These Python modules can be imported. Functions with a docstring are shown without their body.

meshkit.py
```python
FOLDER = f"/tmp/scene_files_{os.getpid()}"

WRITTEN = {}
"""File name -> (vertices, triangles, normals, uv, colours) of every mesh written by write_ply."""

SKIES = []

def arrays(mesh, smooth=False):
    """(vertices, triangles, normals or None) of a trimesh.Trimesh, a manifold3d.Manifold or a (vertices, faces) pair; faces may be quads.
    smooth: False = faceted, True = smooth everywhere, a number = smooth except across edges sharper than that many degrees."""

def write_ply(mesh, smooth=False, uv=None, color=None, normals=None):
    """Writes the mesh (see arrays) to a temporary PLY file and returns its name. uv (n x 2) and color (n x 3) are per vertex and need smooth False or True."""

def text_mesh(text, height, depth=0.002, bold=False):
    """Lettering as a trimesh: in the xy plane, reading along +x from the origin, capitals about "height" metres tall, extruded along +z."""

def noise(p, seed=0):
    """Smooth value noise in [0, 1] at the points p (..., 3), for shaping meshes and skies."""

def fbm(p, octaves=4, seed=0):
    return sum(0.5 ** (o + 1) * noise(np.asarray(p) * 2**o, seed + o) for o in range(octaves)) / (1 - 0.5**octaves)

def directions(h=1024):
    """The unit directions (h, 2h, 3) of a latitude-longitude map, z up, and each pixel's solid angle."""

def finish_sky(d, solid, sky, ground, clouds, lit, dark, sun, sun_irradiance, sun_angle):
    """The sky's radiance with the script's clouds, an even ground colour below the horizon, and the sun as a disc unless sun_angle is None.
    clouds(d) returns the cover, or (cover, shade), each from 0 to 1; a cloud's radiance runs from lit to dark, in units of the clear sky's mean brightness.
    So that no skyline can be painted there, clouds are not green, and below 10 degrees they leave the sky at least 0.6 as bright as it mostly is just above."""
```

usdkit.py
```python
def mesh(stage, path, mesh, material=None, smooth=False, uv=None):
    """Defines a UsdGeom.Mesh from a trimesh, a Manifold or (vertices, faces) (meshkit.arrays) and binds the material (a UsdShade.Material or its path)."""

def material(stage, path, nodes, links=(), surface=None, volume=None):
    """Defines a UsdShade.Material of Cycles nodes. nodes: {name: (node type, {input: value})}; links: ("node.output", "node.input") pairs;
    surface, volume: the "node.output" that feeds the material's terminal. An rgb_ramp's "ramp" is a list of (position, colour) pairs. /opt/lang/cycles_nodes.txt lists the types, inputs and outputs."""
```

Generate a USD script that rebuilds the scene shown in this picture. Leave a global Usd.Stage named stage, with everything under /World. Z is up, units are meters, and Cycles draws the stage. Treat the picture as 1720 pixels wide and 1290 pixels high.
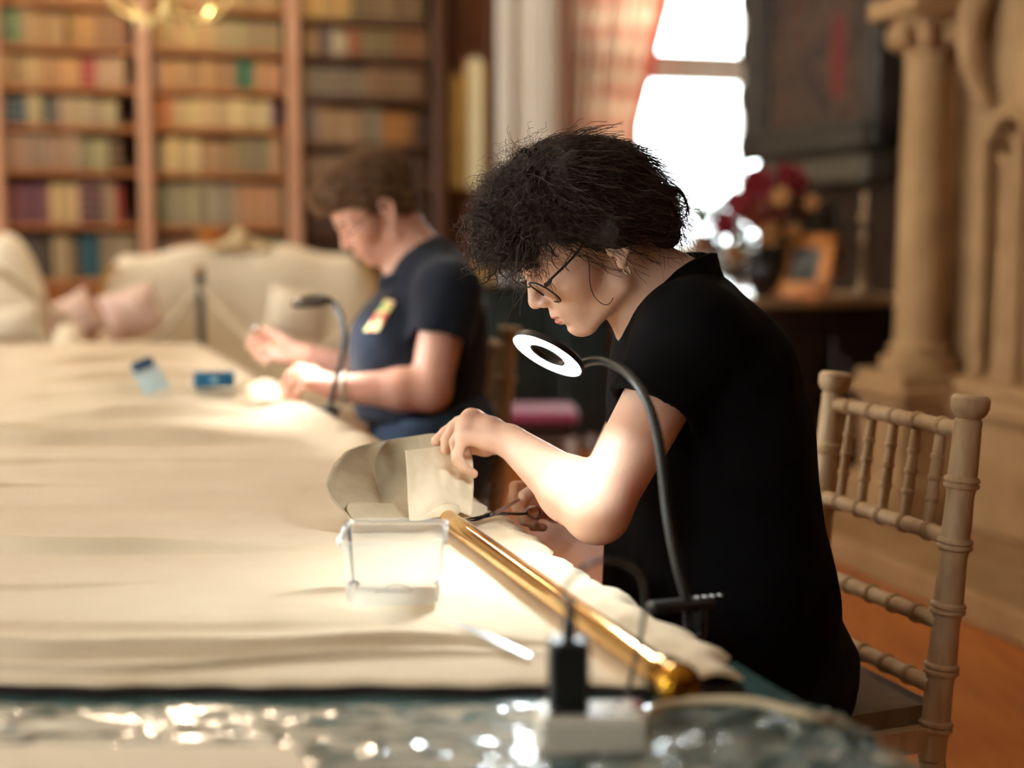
import math, random
import numpy as np, trimesh, usdkit, meshkit
from pxr import Usd, UsdGeom, UsdLux, UsdShade, Gf, Sdf, Vt

stage = Usd.Stage.CreateInMemory()
UsdGeom.SetStageUpAxis(stage, 'Z'); UsdGeom.SetStageMetersPerUnit(stage, 1.0)
UsdGeom.Xform.Define(stage, '/World'); UsdGeom.Scope.Define(stage, '/World/Looks')
rng = np.random.default_rng(7); random.seed(7)

# ------------------------------------------------------------------ camera
FPX = 50 / 36 * 1720
CAM = np.array([0, 0, 1.16]); PITCH = math.atan(260 / FPX)
cam = UsdGeom.Camera.Define(stage, '/World/camera')
cam.AddTranslateOp().Set(Gf.Vec3d(*CAM)); cam.AddRotateXOp().Set(90 - math.degrees(PITCH))
cam.CreateFocalLengthAttr(50.0); cam.CreateHorizontalApertureAttr(36.0)
cam.CreateFStopAttr(1.75); cam.CreateFocusDistanceAttr(1.86)
cam.CreateExposureAttr(0.38)

# ------------------------------------------------------------------ room axes, lights
RA = math.radians(16)
u_ = np.array([math.cos(RA), math.sin(RA), 0]); v_ = np.array([-math.sin(RA), math.cos(RA), 0]); Z = np.array([0, 0, 1.0])
def RM(s, t, z): return s * u_ + t * v_ + z * Z          # room coordinates -> world

def light(kind, name, intensity, color, place=None, **kw):
    L = getattr(UsdLux, kind).Define(stage, '/World/' + name)
    L.CreateIntensityAttr(intensity); L.CreateColorAttr(Gf.Vec3f(*color))
    for k, v in kw.items(): getattr(L, f'Create{k}Attr')(v)
    if place is not None:
        pos, z_ax = np.asarray(place[0], float), np.asarray(place[1], float)   # z_ax: the way the light faces
        b = -z_ax / np.linalg.norm(z_ax); a = np.cross([0, 0, 1.0], b)
        a = np.array([1.0, 0, 0]) if np.linalg.norm(a) < 1e-6 else a / np.linalg.norm(a)
        c = np.cross(b, a); M = np.eye(4); M[0, :3], M[1, :3], M[2, :3], M[3, :3] = a, c, b, pos
        UsdGeom.Xformable(L).AddTransformOp().Set(Gf.Matrix4d(M.tolist()))
    return L
light('DomeLight', 'sky', 3.4, (0.92, 0.97, 1.0))
# daylight in the three tall windows of the left wall, beside and behind the camera
for i, t in enumerate((-1.0, 2.2, 5.4)):
    light('RectLight', 'left_window_daylight' + (f'_{i:03d}' if i else ''), (0.7, 1.9, 4.5)[i], (1.0, 0.95, 0.88), (RM(-4.42, t, 2.0), u_), Width=1.3, Height=2.4)
# daylight in the tall window of the back wall, above the photograph's edge and in view
light('RectLight', 'back_window_daylight', 10.0, (0.9, 0.97, 1.0), (RM(4.0, 9.5, 2.1), -v_), Width=1.0, Height=2.2)
# chandeliers' candle bulbs stand for one warm globe each
BULB = (1.0, 0.78, 0.54)
for i, (s, t, z) in enumerate(((-1.2, 3.7, 2.9), (0.29, 6.57, 2.72), (-1.6, 0.6, 2.95))):
    light('SphereLight', 'chandelier_glow' + (f'_{i:03d}' if i else ''), (250.0, 330.0, 16.0)[i], BULB, (RM(s, t, z), (0, 0, -1)), Radius=0.07)

# ------------------------------------------------------------------ pixels and planes of the photograph -> points in the room
Fw = np.array([0, math.cos(PITCH), -math.sin(PITCH)]); Up = np.array([0, math.sin(PITCH), math.cos(PITCH)]); Rt = np.array([1.0, 0, 0])
def ray(px, py): return Fw + (px - 860) / FPX * Rt + (645 - py) / FPX * Up
def W(px, py, d): r = ray(px, py); return CAM + r * (d / r[1])
def T(px, py, z): r = ray(px, py); return CAM + r * ((z - CAM[2]) / r[2])
def PL(px, py, q, n): r = ray(px, py); return CAM + r * (np.dot(q - CAM, n) / np.dot(r, n))
def proj(p):
    q = np.asarray(p, float) - CAM; w = q @ Fw
    return np.stack([860 + FPX * (q @ Rt) / w, 645 - FPX * (q @ Up) / w], -1)

# ------------------------------------------------------------------ scene graph helpers
USED, BASE = {}, {}
def numbered(parent, name):
    k = (parent, name); n = USED.get(k, 0); USED[k] = n + 1
    return name if n == 0 else f'{name}_{n:03d}'
def tag(p, label=None, cat=None, group=None, kind=None):
    p = p.GetPrim() if hasattr(p, 'GetPrim') else p
    for k, v in (('label', label), ('category', cat), ('group', group), ('kind', kind)):
        if v: p.SetCustomDataByKey(k, v)
    return p
def thing(name, label, cat, loc=(0, 0, 0), rotz=0.0, group=None, local=False, kind=None):
    path = '/World/' + numbered('/World', name)
    x = UsdGeom.Xform.Define(stage, path); x.AddTranslateOp().Set(Gf.Vec3d(*map(float, loc)))
    if rotz: x.AddRotateZOp().Set(math.degrees(rotz))
    BASE[path] = None if local else np.asarray(loc, float)
    tag(x, label, cat, group, kind)
    return x.GetPrim()
def obj(name, mesh, mat, parent=None, smooth=35, label=None, cat=None, group=None, kind=None):
    pp = str(parent.GetPath()) if parent else '/World'
    path = pp + '/' + numbered(pp, name)
    v, f, n = meshkit.arrays(mesh, smooth)
    off = BASE.get(pp); off = np.zeros(3) if off is None else off
    if parent is None:                                   # a thing of one mesh: its origin at its base
        off = np.array([*v[:, :2].mean(0), v[:, 2].min()])
    BASE[path] = off if parent is None else BASE.get(pp)
    m = UsdGeom.Mesh.Define(stage, path)
    m.CreatePointsAttr(Vt.Vec3fArray.FromNumpy((v - off).astype(np.float32)))
    m.CreateFaceVertexCountsAttr(Vt.IntArray.FromNumpy(np.full(len(f), 3, np.int32)))
    m.CreateFaceVertexIndicesAttr(Vt.IntArray.FromNumpy(f.astype(np.int32).ravel()))
    m.CreateSubdivisionSchemeAttr('none')
    if n is not None:
        m.CreateNormalsAttr(Vt.Vec3fArray.FromNumpy(n.astype(np.float32))); m.SetNormalsInterpolation('vertex')
    if parent is None and np.abs(off).max() > 0: m.AddTranslateOp().Set(Gf.Vec3d(*map(float, off)))
    UsdShade.MaterialBindingAPI.Apply(m.GetPrim()).Bind(mat)
    tag(m, label, cat, group, kind)
    return m.GetPrim()
def struct(name, mesh, mat, parent=None, smooth=False, label=None):
    return obj(name, mesh, mat, parent, smooth, label=label, kind='structure' if parent is None else None)

# ------------------------------------------------------------------ mesh helpers
cat_ = trimesh.util.concatenate
def tm(v, f):
    f = np.asarray(f)
    if f.shape[1] == 4: f = np.vstack([f[:, [0, 1, 2]], f[:, [0, 2, 3]]])
    return trimesh.Trimesh(np.asarray(v, float), f, process=False)
def box(a, b, bev=0.0):
    a, b = np.minimum(a, b), np.maximum(a, b); c, e = (a + b) / 2, (b - a) / 2
    if bev <= 0: m = trimesh.creation.box(2 * e); m.apply_translation(c); return m
    bev = min(bev, e.min() * .9); p = []
    for sx in (-1, 1):
        for sy in (-1, 1):
            for sz in (-1, 1):
                q = np.array([sx, sy, sz]) * e
                for k in range(3):
                    w = q - np.array([sx, sy, sz]) * bev; w[k] = q[k]; p.append(w)
    m = trimesh.convex.convex_hull(np.array(p)); m.apply_translation(c); return m
ROOM4 = np.eye(4); ROOM4[:3, 0], ROOM4[:3, 1] = u_, v_
def rbox(s0, s1, t0, t1, z0, z1, bev=0.0): m = box(np.array([s0, t0, z0]), np.array([s1, t1, z1]), bev); m.apply_transform(ROOM4); return m
def inroom(m): m.apply_transform(ROOM4); return m
def lathe(prof, n=24, axis_from=None, axis_to=None, caps=True):
    """prof: (r, h) pairs. Along z, or from one point to another (h in metres from the first)."""
    prof = np.asarray(prof, float); a = np.arange(n) * 2 * np.pi / n
    v = np.stack([prof[:, None, 0] * np.cos(a), prof[:, None, 0] * np.sin(a), np.repeat(prof[:, 1:], n, 1)], -1).reshape(-1, 3)
    i, j = np.meshgrid(np.arange(len(prof) - 1), np.arange(n), indexing='ij')
    q = np.stack([i * n + j, i * n + (j + 1) % n, (i + 1) * n + (j + 1) % n, (i + 1) * n + j], -1).reshape(-1, 4)
    f = np.vstack([q[:, [0, 1, 2]], q[:, [0, 2, 3]]])
    if caps:
        b = len(v); v = np.vstack([v, [0, 0, prof[0, 1]], [0, 0, prof[-1, 1]]]); k = np.arange(n)
        f = np.vstack([f, np.stack([np.full(n, b), (k + 1) % n, k], 1), np.stack([np.full(n, b + 1), (len(prof) - 1) * n + k, (len(prof) - 1) * n + (k + 1) % n], 1)])
    m = tm(v, f)
    if axis_from is not None:
        A = np.asarray(axis_from, float); d = np.asarray(axis_to, float) - A; m.apply_transform(frame(A, d))
    return m
def frame(o, z, x=None):
    z = np.asarray(z, float); z = z / np.linalg.norm(z)
    x = np.array([1.0, 0, 0]) if x is None else np.asarray(x, float)
    if abs(x @ z) > .95 * np.linalg.norm(x): x = np.array([0, 1.0, 0])
    x = x - z * (x @ z); x /= np.linalg.norm(x); M = np.eye(4); M[:3, 0], M[:3, 1], M[:3, 2], M[:3, 3] = x, np.cross(z, x), z, o
    return M
def spline(pts, n):
    pts = np.asarray(pts, float); from_ = np.concatenate([[0], np.cumsum(np.linalg.norm(np.diff(pts, axis=0), axis=1))])
    from scipy.interpolate import CubicSpline, PchipInterpolator
    return CubicSpline(from_, pts)(np.linspace(0, from_[-1], n)) if len(pts) > 2 else pts[0] + np.linspace(0, 1, n)[:, None] * (pts[1] - pts[0])
def tube(pts, r, sides=10, caps=True):
    p = np.asarray(pts, float); n = len(p); r = np.broadcast_to(np.asarray(r, float), (n,))
    t = np.gradient(p, axis=0); t /= np.linalg.norm(t, axis=1, keepdims=True) + 1e-12
    x = np.cross(t[0], [0, 0, 1.0] if abs(t[0][2]) < .9 else [1.0, 0, 0]); X = []
    for k in range(n):
        x = x - t[k] * (x @ t[k]); x /= np.linalg.norm(x); X.append(x)
    X = np.array(X); Y = np.cross(t, X); a = np.arange(sides) * 2 * np.pi / sides
    v = (p[:, None] + r[:, None, None] * (np.cos(a)[None, :, None] * X[:, None] + np.sin(a)[None, :, None] * Y[:, None])).reshape(-1, 3)
    i, j = np.meshgrid(np.arange(n - 1), np.arange(sides), indexing='ij')
    q = np.stack([i * sides + j, i * sides + (j + 1) % sides, (i + 1) * sides + (j + 1) % sides, (i + 1) * sides + j], -1).reshape(-1, 4)
    f = np.vstack([q[:, [0, 1, 2]], q[:, [0, 2, 3]]])
    if caps:
        b = len(v); v = np.vstack([v, p[0], p[-1]]); k = np.arange(sides)
        f = np.vstack([f, np.stack([np.full(sides, b), (k + 1) % sides, k], 1), np.stack([np.full(sides, b + 1), (n - 1) * sides + k, (n - 1) * sides + (k + 1) % sides], 1)])
    return tm(v, f)
def prism(poly, z0, z1, M=None):
    from shapely.geometry import Polygon
    m = trimesh.creation.extrude_polygon(Polygon(poly), z1 - z0, engine='earcut'); m.apply_translation([0, 0, z0])
    if M is not None: m.apply_transform(M)
    return m
def sheet(P, thick=0.0):
    """P: (n, m, 3) grid of points; thick: closed slab of this thickness along the grid's own normals."""
    P = np.asarray(P, float); n, m = P.shape[:2]
    i, j = np.meshgrid(np.arange(n - 1), np.arange(m - 1), indexing='ij')
    q = np.stack([i * m + j, (i + 1) * m + j, (i + 1) * m + j + 1, i * m + j + 1], -1).reshape(-1, 4)
    if thick <= 0: return tm(P.reshape(-1, 3), q)
    N = np.cross(np.gradient(P, axis=0), np.gradient(P, axis=1)); N /= np.linalg.norm(N, axis=-1, keepdims=True) + 1e-12
    v = np.vstack([(P + N * thick / 2).reshape(-1, 3), (P - N * thick / 2).reshape(-1, 3)]); b = n * m
    ring = np.concatenate([np.arange(m), np.arange(1, n) * m + m - 1, (n - 1) * m + np.arange(m - 2, -1, -1), np.arange(n - 2, 0, -1) * m])
    nx = np.roll(ring, -1); side = np.stack([ring, nx, nx + b, ring + b], 1)
    return tm(v, np.vstack([q, q[:, ::-1] + b, side]))
def loft(curves, n=24, m=None, thick=0.0):
    """A sheet through curves, each a list of points; n points along each, m across."""
    C = np.array([spline(c, n) for c in curves])
    if m and len(C) > 1:
        from scipy.interpolate import CubicSpline
        x = np.arange(len(C)); C = (CubicSpline(x, C) if len(C) > 2 else (lambda y: C[0] + y[:, None, None] * (C[1] - C[0])))(np.linspace(0, len(C) - 1, m))
    return sheet(C, thick)

# ------------------------------------------------------------------ materials
def lin(*c):
    c = np.array(c, float) / 255
    return tuple(np.where(c <= .04045, c / 12.92, ((c + .055) / 1.055) ** 2.4))
MATS = {}
def mat(name, c, c2=None, rough=.5, scale=8.0, stretch=(1, 1, 1), bump=0.0, bscale=None, bdist=.01, metal=0.0, detail=4, coords='object', **kw):
    """Principled with a base colour varied by noise between c and c2 (sRGB), optional bump."""
    if name in MATS: return MATS[name]
    P = {'roughness': rough, 'metallic': metal, 'base_color': lin(*c), **kw}
    N, L = {'p': ('principled_bsdf', P)}, []
    if c2 is not None or bump:
        N['tc'] = ('texture_coordinate', {}) if coords == 'object' else ('geometry', {})
        N['mp'] = ('mapping', {'scale': stretch}); L.append(('tc.object' if coords == 'object' else 'tc.position', 'mp.vector'))
    if c2 is not None:
        N['n'] = ('noise_texture', {'scale': scale, 'detail': detail, 'roughness': .6}); N['r'] = ('rgb_ramp', {'ramp': [(.3, lin(*c)), (.7, lin(*c2))]})
        L += [('mp.vector', 'n.vector'), ('n.fac', 'r.fac'), ('r.color', 'p.base_color')]
    if bump:
        N['bn'] = ('noise_texture', {'scale': bscale or scale, 'detail': 3}); N['b'] = ('bump', {'strength': bump, 'distance': bdist})
        L += [('mp.vector', 'bn.vector'), ('bn.fac', 'b.height'), ('b.normal', 'p.normal')]
    MATS[name] = usdkit.material(stage, '/World/Looks/' + name, N, L, surface='p.BSDF'); return MATS[name]
# ------------------------------------------------------------------ bodies: smooth distance fields meshed by surface nets
class Field:
    def __init__(s): s.ops, s.noise = [], None
    def add(s, fn, k, op): s.ops.append((fn, k, op)); return s
    def cap(s, a, b, ra, rb=None, k=.01, op='u', lat=None, ls=1.0):
        """Tapered limb from a to b; lat, ls: widened ls times along the direction lat."""
        a, b = np.asarray(a, float), np.asarray(b, float); rb = ra if rb is None else rb
        if lat is not None: lat = np.asarray(lat, float); lat = lat / np.linalg.norm(lat); a2, b2 = (q + lat * (q @ lat) * (1 / ls - 1) for q in (a, b))
        else: a2, b2 = a, b
        d = b2 - a2; dd = d @ d + 1e-12
        def fn(p):
            if lat is not None: p = p + lat * ((p @ lat) * (1 / ls - 1))[:, None]
            h = np.clip((p - a2) @ d / dd, 0, 1)
            return np.linalg.norm(p - a2 - h[:, None] * d, axis=1) - (ra + (rb - ra) * h)
        return s.add(fn, k, op)
    def ell(s, c, r, M=None, k=.01, op='u'):
        c, r = np.asarray(c, float), np.broadcast_to(np.asarray(r, float), (3,)).copy(); M = np.eye(3) if M is None else M
        def fn(p):
            q = (p - c) @ M; k0 = np.linalg.norm(q / r, axis=1); k1 = np.linalg.norm(q / r ** 2, axis=1)
            return np.where(k0 > 1e-6, k0 * (k0 - 1) / np.maximum(k1, 1e-9), -r.min())
        return s.add(fn, k, op)
    def half(s, o, n, k=.003):
        """Keep only the side that n points away from."""
        o, n = np.asarray(o, float), np.asarray(n, float) / np.linalg.norm(n)
        return s.add(lambda p: -((p - o) @ n), k, 's')
    def __call__(s, p, slack=None):
        d = np.full(len(p), 1e3)
        c = p.mean(0, keepdims=True) if slack else None
        for fn, k, op in s.ops:
            if slack and fn(c)[0] > slack + k + .012: continue
            e = fn(p)
            if op == 'u':
                h = np.maximum(k - np.abs(d - e), 0) / k; d = np.minimum(d, e) - h * h * k * .25
            else:
                e = -e; h = np.maximum(k - np.abs(d - e), 0) / k; d = np.maximum(d, e) + h * h * k * .25
        if s.noise is not None: d = d + s.noise(p)
        return d
def nets(field, lo, hi, h, B=16):
    lo = np.asarray(lo, float); nb = np.maximum(np.ceil((np.asarray(hi) - lo) / (h * B)).astype(int), 1); n = nb * B + 1
    V = np.full(n, 1.0, np.float32); half = h * B * .5; hd = half * math.sqrt(3)
    cs = np.stack(np.meshgrid(*[np.arange(k) for k in nb], indexing='ij'), -1).reshape(-1, 3)
    dc = field(lo + (cs + .5) * h * B)
    g = np.stack(np.meshgrid(*[np.arange(B + 1)] * 3, indexing='ij'), -1).reshape(-1, 3)
    for c, d0 in zip(cs, dc):
        sl = tuple(slice(c[k] * B, c[k] * B + B + 1) for k in range(3))
        if abs(d0) > hd * 1.35 + .02: 
            if d0 < 0: V[sl] = -1
            continue
        V[sl] = field(lo + (c * B + g) * h, slack=hd).reshape(B + 1, B + 1, B + 1)
    V[0], V[-1], V[:, 0], V[:, -1], V[:, :, 0], V[:, :, -1] = (np.maximum(x, 1e-4) for x in (V[0], V[-1], V[:, 0], V[:, -1], V[:, :, 0], V[:, :, -1]))
    S = V < 0; cnt = np.zeros(n - 1, np.uint8); off = list(np.ndindex(2, 2, 2))
    for o in off: cnt += S[o[0]:n[0] - 1 + o[0], o[1]:n[1] - 1 + o[1], o[2]:n[2] - 1 + o[2]]
    A = np.argwhere((cnt > 0) & (cnt < 8)); idx = np.full(n - 1, -1, np.int32); idx[tuple(A.T)] = np.arange(len(A))
    vals = np.stack([V[tuple((A + o).T)] for o in off], 1); P = np.zeros((len(A), 3)); C = np.zeros(len(A))
    for i in range(8):
        for j in range(i + 1, 8):
            if sum(abs(off[i][k] - off[j][k]) for k in range(3)) != 1: continue
            a, b = vals[:, i], vals[:, j]; x = (a < 0) != (b < 0); t = np.where(x, a / np.where(x, a - b, 1), 0)
            P += np.where(x[:, None], np.array(off[i]) + t[:, None] * (np.array(off[j]) - np.array(off[i])), 0); C += x
    v = lo + (A + P / C[:, None]) * h; faces = []
    for ax in range(3):
        b, c = (ax + 1) % 3, (ax + 2) % 3; s0 = [slice(None)] * 3; s1 = [slice(None)] * 3; s0[ax], s1[ax] = slice(0, -1), slice(1, None)
        E = np.argwhere(S[tuple(s0)] != S[tuple(s1)]); E = E[(E[:, b] > 0) & (E[:, c] > 0) & (E[:, b] < n[b] - 1) & (E[:, c] < n[c] - 1)]
        q = []
        for db, dc_ in ((1, 1), (0, 1), (0, 0), (1, 0)):
            e = E.copy(); e[:, b] -= db; e[:, c] -= dc_; q.append(idx[tuple(e.T)])
        q = np.stack(q, 1); flip = ~S[tuple(E.T)]; q[flip] = q[flip][:, ::-1]; faces.append(q)
    m = tm(v, np.vstack(faces))
    m.vertices = relax(m)
    return m
def relax(m, it=2, lam=.5):
    import scipy.sparse as sp
    n = len(m.vertices); f = m.faces; e = np.vstack([f[:, [0, 1]], f[:, [1, 2]], f[:, [2, 0]]])
    A = sp.coo_matrix((np.ones(len(e)), (e[:, 0], e[:, 1])), (n, n)).tocsr(); A = A + A.T; A.data[:] = 1
    D = sp.diags(1 / np.maximum(np.asarray(A.sum(1)).ravel(), 1)) @ A; v = np.array(m.vertices)
    for _ in range(it): v = v + lam * (D @ v - v); v = v - (lam + .03) * (D @ v - v)
    return v
SKIN = mat('skin', (226, 184, 158), (217, 169, 143), rough=.5, scale=18, subsurface_weight=.12, subsurface_scale=.012, bump=.06, bscale=700, bdist=.001)
SKIN2 = mat('skin_rosy', (220, 170, 146), (212, 154, 130), rough=.5, scale=14, subsurface_weight=.12, subsurface_scale=.012)
LIP = mat('lip', (190, 112, 100), rough=.42)
BLACKKNIT = mat('black_knit', (10, 10, 12), (13, 13, 15), rough=.95, scale=60, bump=.3, bscale=900, bdist=.0006, specular_ior_level=.12)
NAVYKNIT = mat('navy_knit', (20, 25, 37), (26, 32, 44), rough=.95, scale=60, sheen_weight=.1, specular_ior_level=.2)
DENIMDARK = mat('dark_denim', (15, 21, 27), (23, 31, 38), rough=.9, specular_ior_level=.15, scale=40, bump=.3, bscale=600, bdist=.001)
DENIMBLUE = mat('blue_denim', (44, 62, 84), (60, 80, 104), rough=.85, scale=40)
HAIR = mat('dark_hair', (26, 18, 13), (40, 27, 19), rough=.75, scale=30, stretch=(1, 1, 1), bump=.8, bscale=90, bdist=.006)
HAIRSTRAND = mat('dark_hair_strand', (52, 34, 24), rough=.42)
HAIR2 = mat('brown_hair', (56, 37, 22), (98, 68, 40), rough=.6, scale=45, bump=.8, bscale=80, bdist=.006)
HAIRSTRAND2 = mat('brown_hair_strand', (134, 96, 58), rough=.45)
BLACKPLASTIC = mat('black_plastic', (14, 15, 16), rough=.42)
BLACKRUBBER = mat('black_rubber', (26, 28, 29), rough=.45)
STEEL = mat('steel', (200, 200, 198), rough=.22, metal=1.0)
GLASSFRAME = mat('spectacle_frame', (52, 56, 60), rough=.25, metal=.6)
SHOE = mat('shoe_leather', (20, 18, 18), rough=.5)
SILVER = mat('silver_earring', (210, 200, 185), rough=.2, metal=1.0)
LASH = mat('lash', (30, 20, 16), rough=.8)
LENS = usdkit.material(stage, '/World/Looks/lens', {'t': ('transparent_bsdf', {'color': (.93, .95, .95)}), 'g': ('glossy_bsdf', {'roughness': .03, 'color': (1, 1, 1)}), 'f': ('fresnel', {'IOR': 1.45}), 'm': ('mix_closure', {})},
                       [('f.fac', 'm.fac'), ('t.BSDF', 'm.closure1'), ('g.BSDF', 'm.closure2')], surface='m.closure')
# ------------------------------------------------------------------ room shell
def wood(name, c, c2, rough=.45, stretch=(3, 3, .4), scale=9, bump=.15):
    return mat(name, c, c2, rough=rough, scale=scale, stretch=stretch, bump=bump, bscale=30, bdist=.002, detail=6)
OAKFLOOR = mat('oak_floor', (158, 88, 34), (196, 122, 56), rough=.6, scale=5, stretch=(6, .5, 1), bump=.1, bscale=30, coords='world')
WALLPANEL = wood('wall_panel_oak', (70, 38, 16), (104, 60, 26))
BOOKOAK = wood('bookcase_oak', (150, 98, 60), (176, 122, 82), rough=.5)
BOOKOAKPALE = wood('bookcase_oak_pale', (186, 140, 110), (204, 160, 128), rough=.5)
SHELFOAK = wood('shelf_oak', (150, 92, 42), (176, 112, 56), rough=.5)
BOOKBACK = wood('bookcase_back', (58, 30, 14), (80, 44, 20), rough=.6)
CEIL = mat('ceiling_plaster', (238, 230, 214), rough=.9)
DARKOAK = wood('dark_oak', (30, 20, 13), (46, 30, 19), rough=.4)
WHITEPAINT = mat('white_paint', (248, 246, 238), (242, 238, 228), rough=.5, scale=3)
SASH = mat('sash_paint', (246, 247, 240), rough=.5)
STONE = mat('chimney_stone', (174, 140, 98), (150, 117, 77), rough=.8, scale=7, bump=.4, bscale=60, bdist=.004)
SOOT = mat('firebox_soot', (22, 18, 15), (34, 27, 22), rough=.95, scale=10)
PANE = usdkit.material(stage, '/World/Looks/window_pane', {'t': ('transparent_bsdf', {'color': (.97, .99, .98)}), 'g': ('glossy_bsdf', {'roughness': .02, 'color': (1, 1, 1)}), 'f': ('fresnel', {'IOR': 1.3}), 'm': ('mix_closure', {})},
                       [('f.fac', 'm.fac'), ('t.BSDF', 'm.closure1'), ('g.BSDF', 'm.closure2')], surface='m.closure')
def s_at(px, t): rx = (px - 860) / FPX; d = t / (v_[1] + v_[0] * rx); return d * (u_[0] * rx + u_[1])
def d_at(px, t): rx = (px - 860) / FPX; return t / (v_[1] + v_[0] * rx)
def z_at(px, py, t): return W(px, py, d_at(px, t))[2]
S0, S1_, T0, T1, HC = -4.5, 5.0, -2.6, 9.3, 4.2
struct('floor', rbox(S0 - .2, S1_ + .2, T0 - .2, T1 + .2, -.1, 0), OAKFLOOR)
struct('ceiling', rbox(S0 - .2, S1_ + .2, T0 - .2, T1 + .2, HC, HC + .1), CEIL)
# left wall: panelling with three tall windows, outside the frame
wl = [rbox(S0 - .15, S0, T0, T1, 0, .75), rbox(S0 - .15, S0, T0, T1, 3.25, HC)]; ed = [T0, -1.7, -.3, 1.5, 2.9, 4.7, 6.1, T1]
wl += [rbox(S0 - .15, S0, ed[i], ed[i + 1], .75, 3.25) for i in (0, 2, 4, 6)]
struct('wall_left', cat_(wl), WALLPANEL)
for k, t in enumerate((-1.0, 2.2, 5.4)):
    w = thing(f'window_{k + 2}', None, None, RM(S0, t, .75), kind='structure')
    fr = [rbox(S0 - .1, S0 - .03, t - .7, t + .7, .75, .83), rbox(S0 - .1, S0 - .03, t - .7, t + .7, 3.17, 3.25)] + [rbox(S0 - .1, S0 - .03, t + a, t + a + .07, .75, 3.25) for a in (-.7, -.035, .63)] + [rbox(S0 - .1, S0 - .03, t - .7, t + .7, 2.1, 2.16)]
    obj('window_frame', cat_(fr), SASH, w, smooth=False)
    for a, b in ((-.63, -.035), (.035, .63)):
        for z0, z1 in ((.83, 2.1), (2.16, 3.17)): obj('pane', rbox(S0 - .07, S0 - .062, t + a, t + b, z0, z1), PANE, w, smooth=False)
struct('wall_front', rbox(S0 - .2, S1_ + .2, T0 - .15, T0, 0, HC), WALLPANEL)
struct('wall_right', cat_([rbox(S1_, S1_ + .15, T0, T1, 0, HC)]), WALLPANEL)
# back wall: bookcase side, then the window bay
TB = 9.3; WS0, WS1, WZ0, WZ1 = 3.16, 4.86, .98, 3.5
struct('wall_back', cat_([rbox(S0 - .2, WS0, TB, TB + .3, 0, HC), rbox(WS1, S1_ + .2, TB, TB + .3, 0, HC), rbox(WS0, WS1, TB, TB + .3, 0, WZ0), rbox(WS0, WS1, TB, TB + .3, WZ1, HC)]), WHITEPAINT)
w = thing('window_1', None, None, RM((WS0 + WS1) / 2, TB, WZ0), kind='structure')
mull = (s_at(1062, TB + .1), s_at(1237, TB + .1)); tr0, tr1 = z_at(1160, 140, TB + .1), z_at(1160, 92, TB + .1)
fr = [rbox(WS0, WS1, TB + .05, TB + .16, WZ0, WZ0 + .09), rbox(WS0, WS1, TB + .05, TB + .16, WZ1 - .09, WZ1), rbox(WS0, WS0 + .07, TB + .05, TB + .16, WZ0, WZ1), rbox(WS1 - .07, WS1, TB + .05, TB + .16, WZ0, WZ1)]
obj('window_frame', cat_(fr), SASH, w, smooth=False)
obj('transom', rbox(WS0, WS1, TB + .03, TB + .17, tr0, tr1, .01), SASH, w)
for mx in mull: obj('mullion', rbox(mx - .025, mx + .025, TB + .04, TB + .16, WZ0, WZ1, .008), SASH, w)
for a, b in zip((WS0 + .05, mull[0], mull[1]), (mull[0], mull[1], WS1 - .05)):
    for z0, z1 in ((WZ0 + .06, tr0), (tr1, WZ1 - .06)): obj('pane', rbox(a, b, TB + .1, TB + .106, z0, z1), PANE, w, smooth=False)
obj('window_sill', rbox(WS0 - .05, WS1 + .05, TB - .22, TB + .06, WZ0 - .05, WZ0, .008), SASH, w)
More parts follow.
